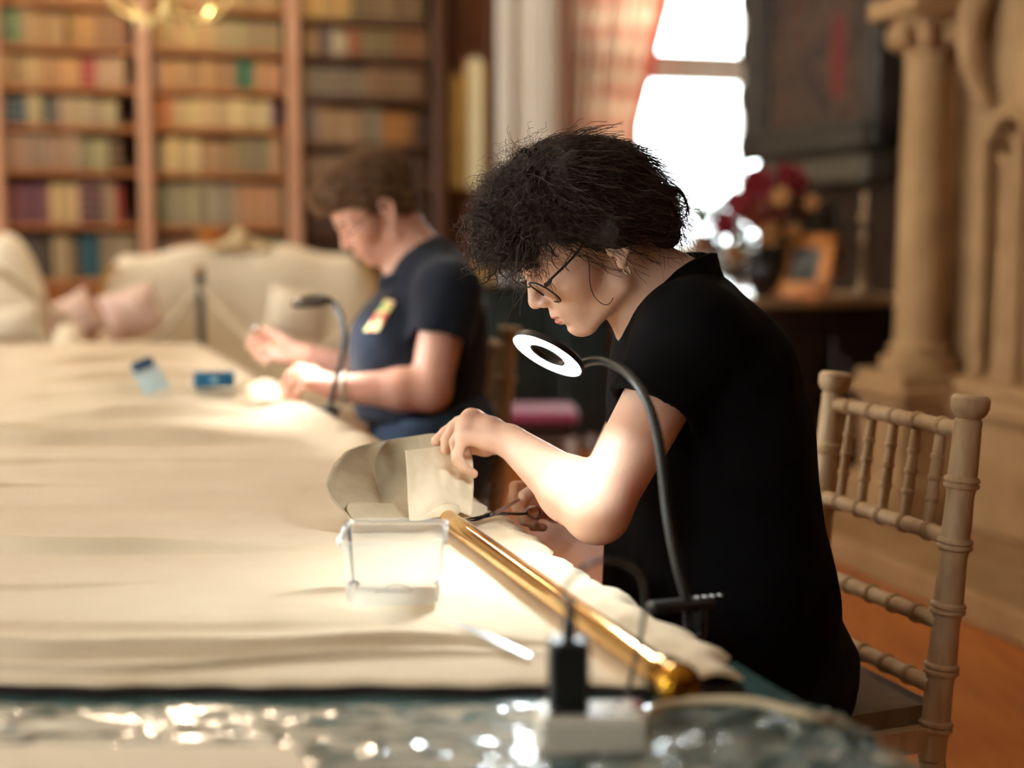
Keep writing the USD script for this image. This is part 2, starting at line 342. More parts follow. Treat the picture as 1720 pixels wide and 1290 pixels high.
# white panelled window shutter-pilaster and the oak architrave beside the curtain
TP = 8.57; a0, a1, a2 = s_at(836, TP), s_at(868, TP), s_at(944, TP)
struct('trim_1', cat_([rbox(a0, a1 - .015, TP, TB, 0, HC, .01), rbox(a1 - .02, a2, TP + .07, TB, 0, HC), rbox(a1 + .02, a2 - .02, TP + .045, TP + .08, .3, 3.9, .02), rbox(a1 + .075, a2 - .07, TP + .03, TP + .06, .36, 3.84, .012)]), WHITEPAINT)
struct('trim_2', cat_([rbox(a2, s_at(959, TP), TP - .02, TB, 0, HC, .015)]), wood('architrave_oak', (116, 68, 30), (140, 84, 40)))
b0 = s_at(738, 8.55)
struct('trim_3', cat_([rbox(b0, a0, 8.62, TB, 0, HC), rbox(b0 + .03, b0 + .08, 8.59, 8.64, 0, HC, .012), rbox(a0 - .055, a0, 8.58, 8.64, 0, HC, .012), rbox(b0 + .08, a0 - .05, 8.6, 8.63, 1.3, 1.37, .01)]), WALLPANEL)
struct('baseboard_back', rbox(S0, b0, TB - .03, TB, 0, .2, .01), WALLPANEL)
# chimney breast, panelled in dark oak
SB = 3.25
struct('wall_breast', cat_([rbox(SB, S1_, 2.6, 6.72, 0, HC), rbox(SB - .02, SB + .01, 5.05, 5.17, 0, HC, .01), rbox(SB - .02, SB + .01, 6.6, 6.72, 0, HC, .01), rbox(SB - .02, SB + .01, 5.05, 6.72, 1.02, 1.12, .01)]), DARKOAK)
# ground outside the window, in daylight
struct('ground', rbox(-8, 16, TB + .4, TB + 40, -.6, -.5), mat('gravel', (205, 200, 185), (190, 186, 170), rough=.95, scale=2))

# ------------------------------------------------------------------ bookcase and its books
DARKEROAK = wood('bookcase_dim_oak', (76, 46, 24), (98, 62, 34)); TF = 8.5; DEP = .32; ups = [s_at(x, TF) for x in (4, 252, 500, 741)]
bc = thing('bookcase', 'tall oak library bookcase of three bays filled with books along the back wall', 'bookcase', RM(ups[1], TF, 0))
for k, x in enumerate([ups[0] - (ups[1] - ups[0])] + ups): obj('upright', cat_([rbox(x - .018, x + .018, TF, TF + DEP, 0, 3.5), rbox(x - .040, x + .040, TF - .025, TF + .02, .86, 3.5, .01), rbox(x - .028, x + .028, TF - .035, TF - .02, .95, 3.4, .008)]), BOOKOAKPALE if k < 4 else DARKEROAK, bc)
L0 = ups[0] - (ups[1] - ups[0])
obj('back_panel', rbox(L0, ups[3], TF + DEP, TF + DEP + .02, 0, 3.5), BOOKBACK, bc, smooth=False)
obj('cornice', cat_([rbox(L0 - .05, ups[3] + .05, TF - .06, TF + DEP, 3.5, 3.6, .02), rbox(L0 - .1, ups[3] + .1, TF - .12, TF + DEP, 3.6, 3.7, .02)]), BOOKOAK, bc)
def band(z0, z1): return z0, z1
shelf_y = [[-66, 5, 80, 148, 214, 289, 380], [-58, 16, 86, 153, 218, 294, 384], [-30, 37, 98, 167, 245, 316, 396]]
xs = [(16, 238), (268, 488), (515, 733)]; shelf_z = []
for b in range(3):
    xm = sum(xs[b]) / 2; zz = [z_at(xm, y, TF) for y in shelf_y[b]] + [.865]; shelf_z.append(zz)
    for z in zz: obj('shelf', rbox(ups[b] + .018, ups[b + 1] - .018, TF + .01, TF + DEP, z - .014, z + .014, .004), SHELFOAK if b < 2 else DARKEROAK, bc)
    bw = (ups[b + 1] - ups[b]) / 2
    for k in range(2):
        x = ups[b] + k * bw; d_ = obj('cupboard_door', cat_([rbox(x + .02, x + bw - .02, TF - .03, TF, .1, .83, .006), rbox(x + .1, x + bw - .1, TF - .042, TF - .02, .2, .74, .012)]), SHELFOAK, bc)
        kx = x + (bw - .05 if k == 0 else .05); obj('knob', lathe([(.004, 0), (.008, .012), (.014, .02), (.012, .03), (.002, .034)], 12, RM(kx, TF - .03, .5), RM(kx, TF - .09, .5)), mat('old_brass', (150, 110, 50), rough=.35, metal=1.0), d_)
obj('counter', rbox(L0, ups[3], TF - .09, TF + DEP, .83, .865, .01), BOOKOAK, bc)
for b in range(1):   # the bay to the left, outside the frame, keeps its shelves
    for z in shelf_z[0]: obj('shelf', rbox(L0 + .018, ups[0] - .018, TF + .01, TF + DEP, z - .014, z + .014, .004), SHELFOAK, bc)
BK = {}
def bookmat(c, band_):
    key = (tuple(int(x / 10) * 10 for x in c), band_)
    if key not in BK:
        n = f'book_cloth_{len(BK):03d}'; c1, c2 = lin(*key[0]), lin(*[min(255, x * .86) for x in key[0]])
        g = lin(190, 150, 90) if band_ else c1
        BK[key] = usdkit.material(stage, '/World/Looks/' + n, {'tc': ('texture_coordinate', {}), 'sx': ('separate_xyz', {}), 'w': ('math', {'math_type': 'multiply', 'value2': 21.0}), 'fr': ('math', {'math_type': 'fraction'}), 'gt': ('math', {'math_type': 'greater_than', 'value2': .86}),
            'no': ('noise_texture', {'scale': 14, 'detail': 4}), 'r': ('rgb_ramp', {'ramp': [(.35, c1), (.65, c2)]}), 'm': ('mix', {'color2': g}), 'p': ('principled_bsdf', {'roughness': .6})},
            [('tc.object', 'sx.vector'), ('sx.z', 'w.value1'), ('w.value', 'fr.value1'), ('fr.value', 'gt.value1'), ('gt.value', 'm.fac'), ('tc.object', 'no.vector'), ('no.fac', 'r.fac'), ('r.color', 'm.color1'), ('m.color', 'p.base_color')], surface='p.BSDF')
    return BK[key]
def cname(c):
    import colorsys
    h, l, s = colorsys.rgb_to_hls(*[x / 255 for x in c]); sh = 'dark ' if l < .3 else 'pale ' if l > .66 else ''
    if s < .12: return sh + 'grey'
    h *= 360
    return sh + ('red' if h < 12 or h > 335 else 'rust' if h < 24 else 'tan' if h < 44 else 'olive' if h < 75 else 'green' if h < 160 else 'teal' if h < 200 else 'blue' if h < 245 else 'purple')
# each row: (from pixel, to pixel, colour); gaps stay empty
rows = {
 (0, 0): [(14, 130, (196, 150, 96)), (130, 238, (188, 146, 92))],
 (0, 1): [(13, 52, (120, 138, 104)), (52, 78, (172, 148, 104)), (78, 125, (196, 156, 100)), (130, 176, (200, 150, 88)), (176, 226, (172, 122, 88))],
 (0, 2): [(13, 80, (184, 158, 112)), (80, 148, (198, 152, 98)), (148, 172, (162, 52, 62)), (172, 222, (184, 154, 122))],
 (0, 3): [(14, 57, (36, 84, 106)), (57, 80, (208, 184, 134)), (80, 100, (104, 112, 96)), (100, 112, (104, 80, 92)), (112, 208, (172, 158, 124))],
 (0, 4): [(13, 140, (164, 134, 110)), (140, 190, (152, 156, 118)), (192, 212, (80, 66, 50))],
 (0, 5): [(12, 90, (116, 74, 82)), (90, 138, (210, 186, 130)), (138, 180, (84, 56, 78)), (180, 200, (166, 142, 118)), (200, 212, (172, 66, 56))],
 (0, 6): [(24, 86, (84, 72, 66)), (92, 124, (168, 142, 110)), (124, 140, (24, 34, 50)), (140, 172, (48, 94, 106)), (172, 236, (140, 132, 112))],
 (1, 0): [(270, 380, (206, 168, 108)), (380, 486, (188, 158, 108))],
 (1, 1): [(270, 370, (208, 172, 112)), (370, 482, (166, 152, 112))],
 (1, 2): [(270, 286, (168, 136, 118)), (286, 405, (190, 146, 98)), (405, 436, (66, 118, 86)), (436, 482, (190, 144, 98))],
 (1, 3): [(270, 300, (192, 120, 72)), (300, 410, (216, 190, 136)), (410, 462, (190, 172, 128)), (462, 476, (110, 80, 84))],
 (1, 4): [(268, 282, (118, 118, 96)), (282, 342, (218, 196, 140)), (342, 405, (168, 134, 98)), (405, 460, (124, 122, 96)), (460, 480, (190, 150, 108))],
 (1, 5): [(270, 400, (158, 148, 118)), (400, 480, (182, 142, 102))],
 (1, 6): [(270, 400, (150, 134, 110)), (400, 482, (140, 140, 110))],
 (2, 1): [(520, 598, (200, 164, 96)), (598, 720, (110, 92, 66))],
 (2, 2): [(522, 545, (160, 128, 90)), (545, 566, (100, 84, 84)), (566, 592, (180, 172, 140)), (592, 610, (150, 70, 58)), (610, 664, (112, 100, 70)), (664, 726, (120, 82, 46))],
 (2, 3): [(520, 622, (118, 112, 100)), (622, 720, (120, 90, 66))],
 (2, 4): [(520, 540, (126, 114, 104)), (540, 620, (164, 134, 100)), (620, 646, (116, 118, 104)), (646, 698, (156, 100, 42)), (700, 728, (76, 48, 24))],
 (2, 5): [(520, 606, (140, 122, 100)), (606, 690, (134, 92, 48)), (695, 728, (70, 46, 26))],
 (2, 6): [(520, 540, (190, 128, 80)), (540, 640, (120, 98, 76)), (640, 726, (110, 78, 48))],
 (2, 7): [(520, 726, (100, 84, 66))]}
nth = 'first second third fourth fifth sixth seventh eighth ninth tenth eleventh twelfth thirteenth fourteenth fifteenth sixteenth seventeenth eighteenth nineteenth twentieth'.split()
order = ['topmost', 'second', 'third', 'fourth', 'fifth', 'sixth', 'seventh', 'lowest']; bayn = ['left', 'middle', 'right']
brng = np.random.default_rng(21); nbook, rest = 0, []
def book_mesh(s, w, t0, dep, z, h):
    n = 5; a = np.linspace(-np.pi / 2, np.pi / 2, n); arc = [(s + w / 2 + math.sin(x) * w / 2, t0 - math.cos(x) * min(.008, w * .3)) for x in a]
    poly = arc + [(s + w, t0 + dep), (s, t0 + dep)]; m = prism(poly, z, z + h); m.apply_transform(ROOM4); return m
for (b, r), segs in sorted(rows.items()):
    zz = shelf_z[b]; ri = r + 1 if b < 2 else r; zlo = zz[ri] + .015; ztop = zz[ri - 1] - .016
    num = 0
    for x0, x1, c in segs:
        s, e = s_at(x0, TF), s_at(x1, TF); base = .036 + brng.random() * .012; hh = (ztop - zlo) * brng.uniform(.78, .9)
        nb = max(1, round((e - s) / base)); base = (e - s) / nb; bnd = brng.random() < .6
        for k in range(nb):
            col = np.clip(np.array(c) * brng.uniform(.86, 1.12), 8, 235); w = base * .97; h = min(hh * brng.uniform(.95, 1.05), ztop - zlo - .006)
            m = book_mesh(s + k * base, w, TF + .035 + brng.uniform(0, .012), .16 + brng.uniform(0, .05), zlo, h)
            nbook += 1
            if nbook > 310: rest.append((m, col)); continue
            cn = cname(c); num += 1; pos = nth[num - 1] if num <= 20 else 'twenty-' + nth[num - 21] if num > 20 else ''
            lab = f'{cn} old book, {pos} from the left on the {order[r]} shelf, {bayn[b]} bookcase bay'
            obj('book', m, bookmat(col, bnd), None, smooth=40, label=lab, cat='book', group=f'books on the {order[r]} shelf of the {bayn[b]} bay')
for r in range(1, 8):   # the bay left of the picture's edge
    x = L0 + .05
    while x < ups[0] - .14: w = brng.uniform(.03, .06); rest.append((book_mesh(x, w * .96, TF + .04, .18, shelf_z[0][r] + .015, (shelf_z[0][r - 1] - shelf_z[0][r]) * brng.uniform(.7, .82)), None)); x += w
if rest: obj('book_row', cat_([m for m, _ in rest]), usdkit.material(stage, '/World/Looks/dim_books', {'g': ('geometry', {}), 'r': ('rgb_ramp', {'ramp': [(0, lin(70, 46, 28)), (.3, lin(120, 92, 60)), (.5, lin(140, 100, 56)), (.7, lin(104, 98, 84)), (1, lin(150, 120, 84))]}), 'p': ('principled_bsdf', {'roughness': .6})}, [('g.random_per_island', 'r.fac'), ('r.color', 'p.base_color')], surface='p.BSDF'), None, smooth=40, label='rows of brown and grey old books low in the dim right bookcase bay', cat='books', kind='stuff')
GILT = mat('pale_gilt', (242, 238, 206), (230, 224, 184), rough=.4, scale=4); GILTD = mat('dull_gilt', (178, 148, 84), (156, 126, 66), rough=.45, scale=4)
def tallpanel(x0, x1, y0, y1, m, lab):
    t = 8.56; s0, s1 = s_at(x0, t), s_at(x1, t); z0, z1 = z_at(x0, y1, t), z_at(x0, y0, t); w = s1 - s0; a = np.linspace(0, np.pi, 13)
    poly = [(s0, z0), (s1, z0)] + [(s0 + w / 2 + math.cos(q) * w / 2, z1 - w / 2 + math.sin(q) * w / 2) for q in a]
    M = ROOM4 @ np.array([[1, 0, 0, 0], [0, 0, -1, t], [0, 1, 0, 0], [0, 0, 0, 1.0]])
    p = thing('wall_plaque', lab, 'wall panel', RM((s0 + s1) / 2, t, z0))
    obj('face', prism(poly, -.04, .012, M), m, p); b = [RM(x, t - .012, z) for x, z in poly + poly[:1]]; obj('rim', tube(np.array(b), .006, 6, False), mat('old_brass', (150, 110, 50), rough=.35, metal=1.0), p)
tallpanel(752, 776, 122, 316, GILTD, 'dull gold tall narrow wall panel right of the bookcase, the left and shorter one')
tallpanel(785, 812, 94, 318, GILT, 'pale shining tall narrow wall panel with a rounded top beside the white pilaster')
# curtain: pleated, pink check, drawn back to the left
CURT = usdkit.material(stage, '/World/Looks/pink_check', {'tc': ('texture_coordinate', {}), 'uv': ('uvmap', {'attribute': 'st'}), 'sx': ('separate_xyz', {}), 'w1': ('wave_texture', {'bands_direction': 'x', 'scale': 5.0, 'distortion': .6}), 'w2': ('wave_texture', {'bands_direction': 'z', 'scale': 1.6, 'distortion': 1.5}), 'n': ('noise_texture', {'scale': 6.0, 'detail': 4}),
    'a': ('math', {'math_type': 'add'}), 'a2': ('math', {'math_type': 'multiply_add', 'value2': .5, 'value3': -.1}), 'a3': ('math', {'math_type': 'add'}), 'r': ('rgb_ramp', {'ramp': [(.2, lin(206, 122, 106)), (.5, lin(230, 178, 160)), (.85, lin(242, 226, 208))]}), 'd': ('diffuse_bsdf', {}), 't': ('translucent_bsdf', {}), 'm': ('mix_closure', {'fac': .6})},
    [('tc.object', 'w1.vector'), ('tc.object', 'w2.vector'), ('tc.object', 'n.vector'), ('w1.fac', 'a.value1'), ('w2.fac', 'a.value2'), ('a.value', 'a2.value1'), ('a2.value', 'a3.value1'), ('n.fac', 'a3.value2'), ('a3.value', 'r.fac'), ('r.color', 'd.color'), ('r.color', 't.color'), ('d.BSDF', 'm.closure1'), ('t.BSDF', 'm.closure2')], surface='m.closure')
BORD = usdkit.material(stage, '/World/Looks/salmon_border', {'d': ('diffuse_bsdf', {'color': lin(214, 112, 82)}), 't': ('translucent_bsdf', {'color': lin(226, 120, 90)}), 'm': ('mix_closure', {'fac': .6})}, [('d.BSDF', 'm.closure1'), ('t.BSDF', 'm.closure2')], surface='m.closure')
cu = thing('curtain', 'pleated pink checked curtain with a salmon border drawn back beside the bright window', 'curtain', RM(3.3, 9.0, .1))
def curtain(f0, f1, thick):
    P = []
    for z in np.linspace(3.6, .1, 60):
        y = 385 - (z - 1.16) / 9.4 * FPX
        right = np.interp(y, [-300, 0, 280, 400, 640], [1170, 1124, 1056, 1024, 1040]); left = 958
        row = []
        for q in np.linspace(f0, f1, 90):
            s = s_at(left + (right - left) * q, 9.05); ph = q * 9 * 2 * np.pi + .6 * math.sin(z * 1.3 + q * 5)
            row.append(RM(s, 9.05 + .05 * math.sin(ph) * (1 - .2 * math.cos(q * 20)) - .02 * math.sin(ph * .5 + z), z))
        P.append(row)
    return sheet(np.array(P), thick)
obj('pleats', curtain(0, .86, .004), CURT, cu, smooth=60); obj('border', curtain(.855, 1, .006), BORD, cu, smooth=60)
obj('tieback', tube(spline([RM(s_at(952, 8.93), 8.93, .98), RM(s_at(985, 8.93), 8.93, .95), RM(s_at(1030, 8.95), 8.95, 1.0), RM(s_at(1040, 9.1), 9.1, 1.02)], 20), .03, 8), BORD, cu)
# ------------------------------------------------------------------ chimneypiece on the right
fp = thing('fireplace', 'carved pale stone chimneypiece with columns, an arched niche and a dark firebox', 'fireplace', RM(3.0, 4.2, 0))
ST, FT = 2.96, 3.25
def column(s, t, z0, z1, r, base_h, cap_h, fluted=False):
    pr = [(r * 1.55, 0), (r * 1.55, .02), (r * 1.62, .035), (r * 1.55, .055), (r * 1.2, .065), (r * 1.2, .08), (r * 1.32, .092), (r * 1.2, .105), (r * 1.02, .12)]
    pr = [(a, z0 + h * base_h / .12) for a, h in pr]; H = z1 - z0 - base_h - cap_h
    pr += [(r * (1.02 - .14 * (k / 10) ** 1.6), z0 + base_h + H * k / 10) for k in range(1, 11)]; zc = z1 - cap_h
    pr += [(r * .98, zc + .004), (r * 1.03, zc + .012), (r * .98, zc + .022), (r * .86, zc + .026), (r * .88, zc + cap_h * .35), (r * 1.05, zc + cap_h * .6), (r * 1.4, zc + cap_h * .9), (r * 1.5, zc + cap_h)]
    m = lathe(pr, 32); m.apply_translation([s, t, 0]); return inroom(m)
tc = 4.62; sc = 2.80; zb = z_at(1545, 628, 4.5); zt = z_at(1545, 92, 4.5) + .245
cpos = (s_at(1545, tc), tc)
obj('column', column(cpos[0], cpos[1], zb, zt - .1, .088, .11, .145), STONE, fp)
for k in range(8):                                                   # leaves of the capital
    a = k * math.pi / 4 + .2; c = np.array([cpos[0] + .115 * math.cos(a), cpos[1] + .115 * math.sin(a), zt - .165]); m = trimesh.creation.icosphere(2, 1.0); m.apply_scale([.033, .033, .05]); m.apply_translation(c); obj('acanthus_leaf', inroom(m), STONE, fp, smooth=True)
obj('abacus', rbox(cpos[0] - .16, cpos[0] + .17, tc - .16, tc + .16, zt - .1, zt - .03, .012), STONE, fp)
obj('pedestal', cat_([rbox(cpos[0] - .155, cpos[0] + .2, tc - .155, tc + .155, .14, zb - .09, .01), rbox(cpos[0] - .19, cpos[0] + .2, tc - .19, tc + .19, zb - .1, zb - .04, .02), rbox(cpos[0] - .17, cpos[0] + .2, tc - .17, tc + .17, zb - .05, zb, .012), rbox(cpos[0] - .2, cpos[0] + .22, tc - .2, tc + .2, .1, .26, .025)]), STONE, fp)
# jamb wall with a niche: built of blocks around an arched recess
tn0, tn1 = 4.05, 4.50; zn = z_at(1605, 238, 4.3)
ang = np.linspace(0, np.pi, 13); nt, nw = 4.31, .085
poly = [(tn0 - .06, .1), (tn1 + .3, .1), (tn1 + .3, zt - .03), (tn0 - .06, zt - .03)]
from shapely.geometry import Polygon
hole = Polygon([(nt - nw, .62), (nt + nw, .62)] + [(nt + nw * math.cos(q), zn + nw * math.sin(q)) for q in ang])
wallp = trimesh.creation.extrude_polygon(Polygon(poly).difference(hole), .14, engine='earcut')   # polygon in (t, z)
MTZ = ROOM4 @ np.array([[0, 0, 1, 3.02], [1, 0, 0, 0], [0, 1, 0, 0], [0, 0, 0, 1.0]]); wallp.apply_transform(MTZ)
obj('jamb', wallp, STONE, fp, smooth=False)
obj('niche_back', rbox(3.15, 3.25, nt - .12, nt + .12, .5, zn + .12), STONE, fp)
obj('niche_arch', tube(np.array([RM(3.02, nt + (nw + .02) * math.cos(q), zn + (nw + .02) * math.sin(q)) for q in ang]), .02, 8), STONE, fp)
obj('colonnette', column(3.04, nt + .005, .62, zn - .04, .038, .06, .09), STONE, fp)
for dt in (-.1, .105): obj('colonnette', column(3.0, nt + dt, .62, zn + .02, .026, .05, .07), STONE, fp)
obj('jamb_plinth', cat_([rbox(2.93, 3.25, tn0 - .1, tn1 + .02, .1, .5, .015), rbox(2.9, 3.25, tn0 - .12, tn1 + .02, .5, .58, .02), rbox(2.92, 3.25, tn0 - .1, tn1 + .02, .58, .63, .012)]), STONE, fp)
obj('entablature', cat_([rbox(2.9, SB, 2.6, 4.9, zt - .03, zt + .07, .01), rbox(2.8, SB, 2.6, 4.95, zt + .07, zt + .13, .015), rbox(2.95, SB, 2.6, 4.88, zt + .13, zt + .5), rbox(2.74, SB, 2.6, 5.0, zt + .5, zt + .6, .02)]), STONE, fp)
obj('lintel', cat_([rbox(3.0, 3.25, 2.6, 4.06, z_at(1700, 168, 4.1), zt, .012), rbox(2.95, 3.1, 2.6, 4.1, z_at(1700, 168, 4.1) + .06, z_at(1700, 168, 4.1) + .12, .012)]), STONE, fp)
obj('firebox', cat_([rbox(3.2, 3.249, 2.6, 4.02, .1, z_at(1700, 168, 4.1)), rbox(3.06, 3.25, 3.99, 4.03, .1, 1.7)]), SOOT, fp, smooth=False)
obj('scroll', tube(spline([RM(2.96, 4.42, zt - .05), RM(2.93, 4.43, zt - .2), RM(2.96, 4.42, zt - .34), RM(2.99, 4.4, zt - .42)], 16), np.linspace(.055, .03, 16), 10), STONE, fp)
hs = 2.42
obj('hearth', cat_([rbox(hs, 3.25, 2.2, z1_, 0, .1, .012) for z1_ in (5.0,)]), STONE, fp)
# dark carved panel hung on the chimney breast, with a faded picture
DARKFRAME = mat('dark_carved_frame', (40, 36, 30), (64, 58, 48), rough=.6, scale=12, bump=.8, bscale=25, bdist=.02)
PICT = usdkit.material(stage, '/World/Looks/faded_tapestry', {'tc': ('texture_coordinate', {}), 'n': ('noise_texture', {'scale': 5.5, 'detail': 5, 'distortion': .8}), 'r': ('rgb_ramp', {'ramp': [(.25, lin(34, 27, 23)), (.45, lin(58, 44, 38)), (.58, lin(78, 62, 46)), (.64, lin(70, 40, 34)), (.7, lin(46, 38, 32)), (.85, lin(70, 58, 44))]}), 'p': ('principled_bsdf', {'roughness': .8})},
                      [('tc.object', 'n.vector'), ('n.fac', 'r.fac'), ('r.color', 'p.base_color')], surface='p.BSDF')
pz0 = 1.5
pic = thing('tapestry', 'dark faded tapestry in a heavy carved frame hung beside the bright window', 'tapestry', RM(3.2, 6.0, pz0))
t0_, t1_ = 5.40, 6.70
obj('picture', rbox(3.19, 3.22, t0_ + .1, t1_ - .12, pz0 + .14, 3.1), PICT, pic, smooth=False)
obj('frame', cat_([rbox(3.13, 3.25, t0_, t0_ + .13, pz0, 3.2, .02), rbox(3.13, 3.25, t1_ - .15, t1_, pz0, 3.2, .02), rbox(3.13, 3.25, t0_, t1_, pz0, pz0 + .14, .02), rbox(3.13, 3.25, t0_, t1_, 3.06, 3.2, .02), rbox(3.16, 3.24, t0_ + .13, t0_ + .18, pz0, 3.2, .01), rbox(3.16, 3.24, t1_ - .2, t1_ - .15, pz0, 3.2, .01)]), DARKFRAME, pic)
for k in range(7):
    z = pz0 + .08 + k * .24; m = trimesh.creation.icosphere(2, 1.0); m.apply_scale([.05, .05 + .02 * (k % 2), .09]); m.apply_translation([3.17, t1_ + .01, z]); obj('carved_boss', inroom(m), DARKFRAME, pic, smooth=True)
patch = trimesh.creation.icosphere(3, 1.0); patch.apply_scale([.008, .07, .2]); patch.apply_translation([3.187, 5.83, 1.93]); obj('red_figure', inroom(patch), mat('faded_red', (112, 40, 32), (84, 32, 26), rough=.8, scale=9), pic, smooth=True)
obj('lower_rail', rbox(3.1, 3.25, t0_ + .02, t1_ - .2, pz0 - .14, pz0 - .02, .02), mat('grey_carving', (74, 68, 56), rough=.6), pic)
# ------------------------------------------------------------------ dark sideboard with flowers, photo frame, candlestick
tS = 5.32; zS = z_at(1370, 497, tS)
sb = thing('sideboard', 'dark carved sideboard with a pale top below the tapestry', 'sideboard', RM(2.85, 5.6, 0))
sL = s_at(1165, tS)
obj('top', rbox(sL, SB - .02, tS, 6.1, zS - .045, zS, .012), mat('worn_marble', (212, 184, 144), (194, 164, 122), rough=.35, scale=6), sb)
obj('body', cat_([rbox(sL + .04, SB - .03, tS + .05, 6.08, .1, zS - .045), rbox(sL + .03, SB - .03, tS + .03, 6.1, zS - .14, zS - .045, .01), rbox(sL + .02, SB - .03, tS + .02, 6.1, 0, .12, .015)]), DARKOAK, sb, smooth=False)
wds = (SB - .05 - sL) / 3
for k in range(3):
    a = sL + .06 + k * (wds - .01); d_ = obj('door', cat_([rbox(a, a + wds - .05, tS + .03, tS + .06, .16, zS - .17, .01), rbox(a + .05, a + wds - .1, tS + .018, tS + .04, .24, zS - .25, .015)]), DARKOAK, sb)
    obj('knob', lathe([(.005, 0), (.012, .014), (.01, .024), (.001, .028)], 10, RM(a + wds - .075, tS + .03, .5), RM(a + wds - .075, tS - .03, .5)), mat('old_brass', (150, 110, 50), rough=.35, metal=1.0), d_)
HONEY = mat('honey_oak_frame', (206, 132, 58), (180, 108, 42), rough=.35, scale=14)
def leaned(cx, cy, d, w, h, yaw, lean):
    o = W(cx, cy, d); o[2] = zS; x = np.array([math.cos(yaw), math.sin(yaw), 0]); n = np.cross(x, Z); y = Z * math.cos(lean) - n * math.sin(lean); M = np.eye(4); M[:3, 0], M[:3, 1], M[:3, 2], M[:3, 3] = x, y, np.cross(x, y), o; return M
M = leaned(1345, 497, 5.62, .2, .25, math.radians(-42), .28)
pf = thing('photo_frame', 'honey coloured wooden photo frame leaning on the sideboard among the flowers', 'photo frame', M[:3, 3])
def bx(M, a, b, bev=0): m = box(np.array(a, float), np.array(b, float), bev); m.apply_transform(M); return m
pw, ph = .125, .265
obj('moulding', cat_([bx(M, (-pw, 0, 0), (pw, .07, .025), .006), bx(M, (-pw, ph - .06, 0), (pw, ph, .025), .006), bx(M, (-pw, 0, 0), (-pw + .06, ph, .025), .006), bx(M, (pw - .06, 0, 0), (pw, ph, .025), .006)]), HONEY, pf)
obj('photograph', bx(M, (-pw + .05, .06, .004), (pw - .05, ph - .05, .01)), mat('old_photograph', (120, 116, 100), (52, 50, 44), rough=.4, scale=22), pf, smooth=False)
obj('strut', bx(M, (-.02, .0, -.09), (.02, .17, -.082)), HONEY, pf)
cs = thing('candlestick', 'slim pale candlestick at the right end of the sideboard beside the stone column', 'candlestick', W(1449, 497, 5.9))
c0 = W(1449, 497, 5.9); c0[2] = zS
obj('stem', lathe([(.055, 0), (.055, .01), (.03, .03), (.016, .06), (.02, .09), (.013, .12), (.011, .2), (.02, .225), (.012, .25), (.012, .3), (.024, .32), (.02, .335), (.012, .34)], 20, c0, c0 + Z), mat('pale_silver', (196, 180, 150), rough=.35, metal=.8), cs)
obj('candle', lathe([(.011, 0), (.011, .085), (.009, .09), (.001, .091)], 14, c0 + Z * .335, c0 + Z), mat('wax', (220, 200, 160), rough=.5), cs)
# flower arrangement: each bloom with its petals, leaves as one uncountable mass
vase = thing('flower_vase', 'dark vase holding a big arrangement of dark red and cream flowers', 'vase', (*W(1290, 480, 5.75)[:2], zS))
v0 = np.array([*W(1290, 480, 5.75)[:2], zS])
obj('vase_body', lathe([(.05, 0), (.06, .01), (.085, .07), (.09, .12), (.06, .18), (.05, .2), (.062, .22)], 24, v0, v0 + Z), mat('dark_glaze', (26, 24, 26), rough=.25), vase)
fr_ = np.random.default_rng(5); lv, lf_ = [], []
for k in range(520):
    px = fr_.uniform(1190, 1430); py = fr_.uniform(305, 470); 
    if (px - 1300) ** 2 / 118 ** 2 + (py - 410) ** 2 / 105 ** 2 > 1: continue
    o = W(px, py, 5.7 + fr_.uniform(-.1, .22)); q = fr_.normal(size=3); q /= np.linalg.norm(q); r = np.cross(q, fr_.normal(size=3)); r /= np.linalg.norm(r); L = fr_.uniform(.04, .07); w_ = L * .3; nn = np.cross(q, r) * .01
    b = len(lv); lv += [o - q * L / 2, o + r * w_ + nn, o + q * L / 2 - nn, o - r * w_ + nn]; lf_ += [[b, b + 1, b + 2], [b, b + 2, b + 3]]
obj('foliage', tm(lv, lf_), mat('dark_leaf', (30, 36, 22), (46, 46, 26), rough=.6, scale=20), vase, smooth=False, kind='stuff')
def bloom(px, py, d, r, m, lab):
    r = r * (1.4 if m is not CRM else 1.15); o = W(px, py, d); g = np.random.default_rng(int(px)); f = thing('flower', lab, 'flower', o, group=None)
    ms = []
    for ringi, (nr, rr, el) in enumerate(((6, 1.0, .25), (5, .72, .75), (4, .42, 1.2))):
        for k in range(nr):
            a = k / nr * 6.283 + ringi * .5; p = trimesh.creation.icosphere(2, 1.0); p.apply_scale([r * .55, r * .42, r * .09])
            v = np.array(p.vertices); v[:, 2] += (v[:, 0] / r) ** 2 * r * .5; p.vertices = v
            R1 = trimesh.transformations.rotation_matrix(-el, [0, 1, 0]); p.apply_translation([r * rr * .55, 0, 0]); p.apply_transform(R1); p.apply_transform(trimesh.transformations.rotation_matrix(a, [0, 0, 1])); p.apply_translation([0, 0, 0]); ms.append(p)
    d_ = np.array([g.normal() * .4, -1, .5 + g.normal() * .3]); Mx = frame(o, d_)
    for p in ms: p.apply_transform(Mx); obj('petal', p, m, f, smooth=True)
    obj('stem', tube(spline([o, o * .5 + v0 * .5 + np.array([0, .02, .12]), v0 + Z * .2], 10), .003, 5), mat('dark_leaf', (30, 36, 22)), f)
RED = mat('crimson_petal', (150, 34, 48), (118, 24, 36), rough=.6, scale=20); ORG = mat('russet_petal', (130, 54, 36), (100, 40, 26), rough=.6, scale=20); CRM = mat('cream_petal', (206, 158, 100), (180, 130, 76), rough=.6, scale=20)
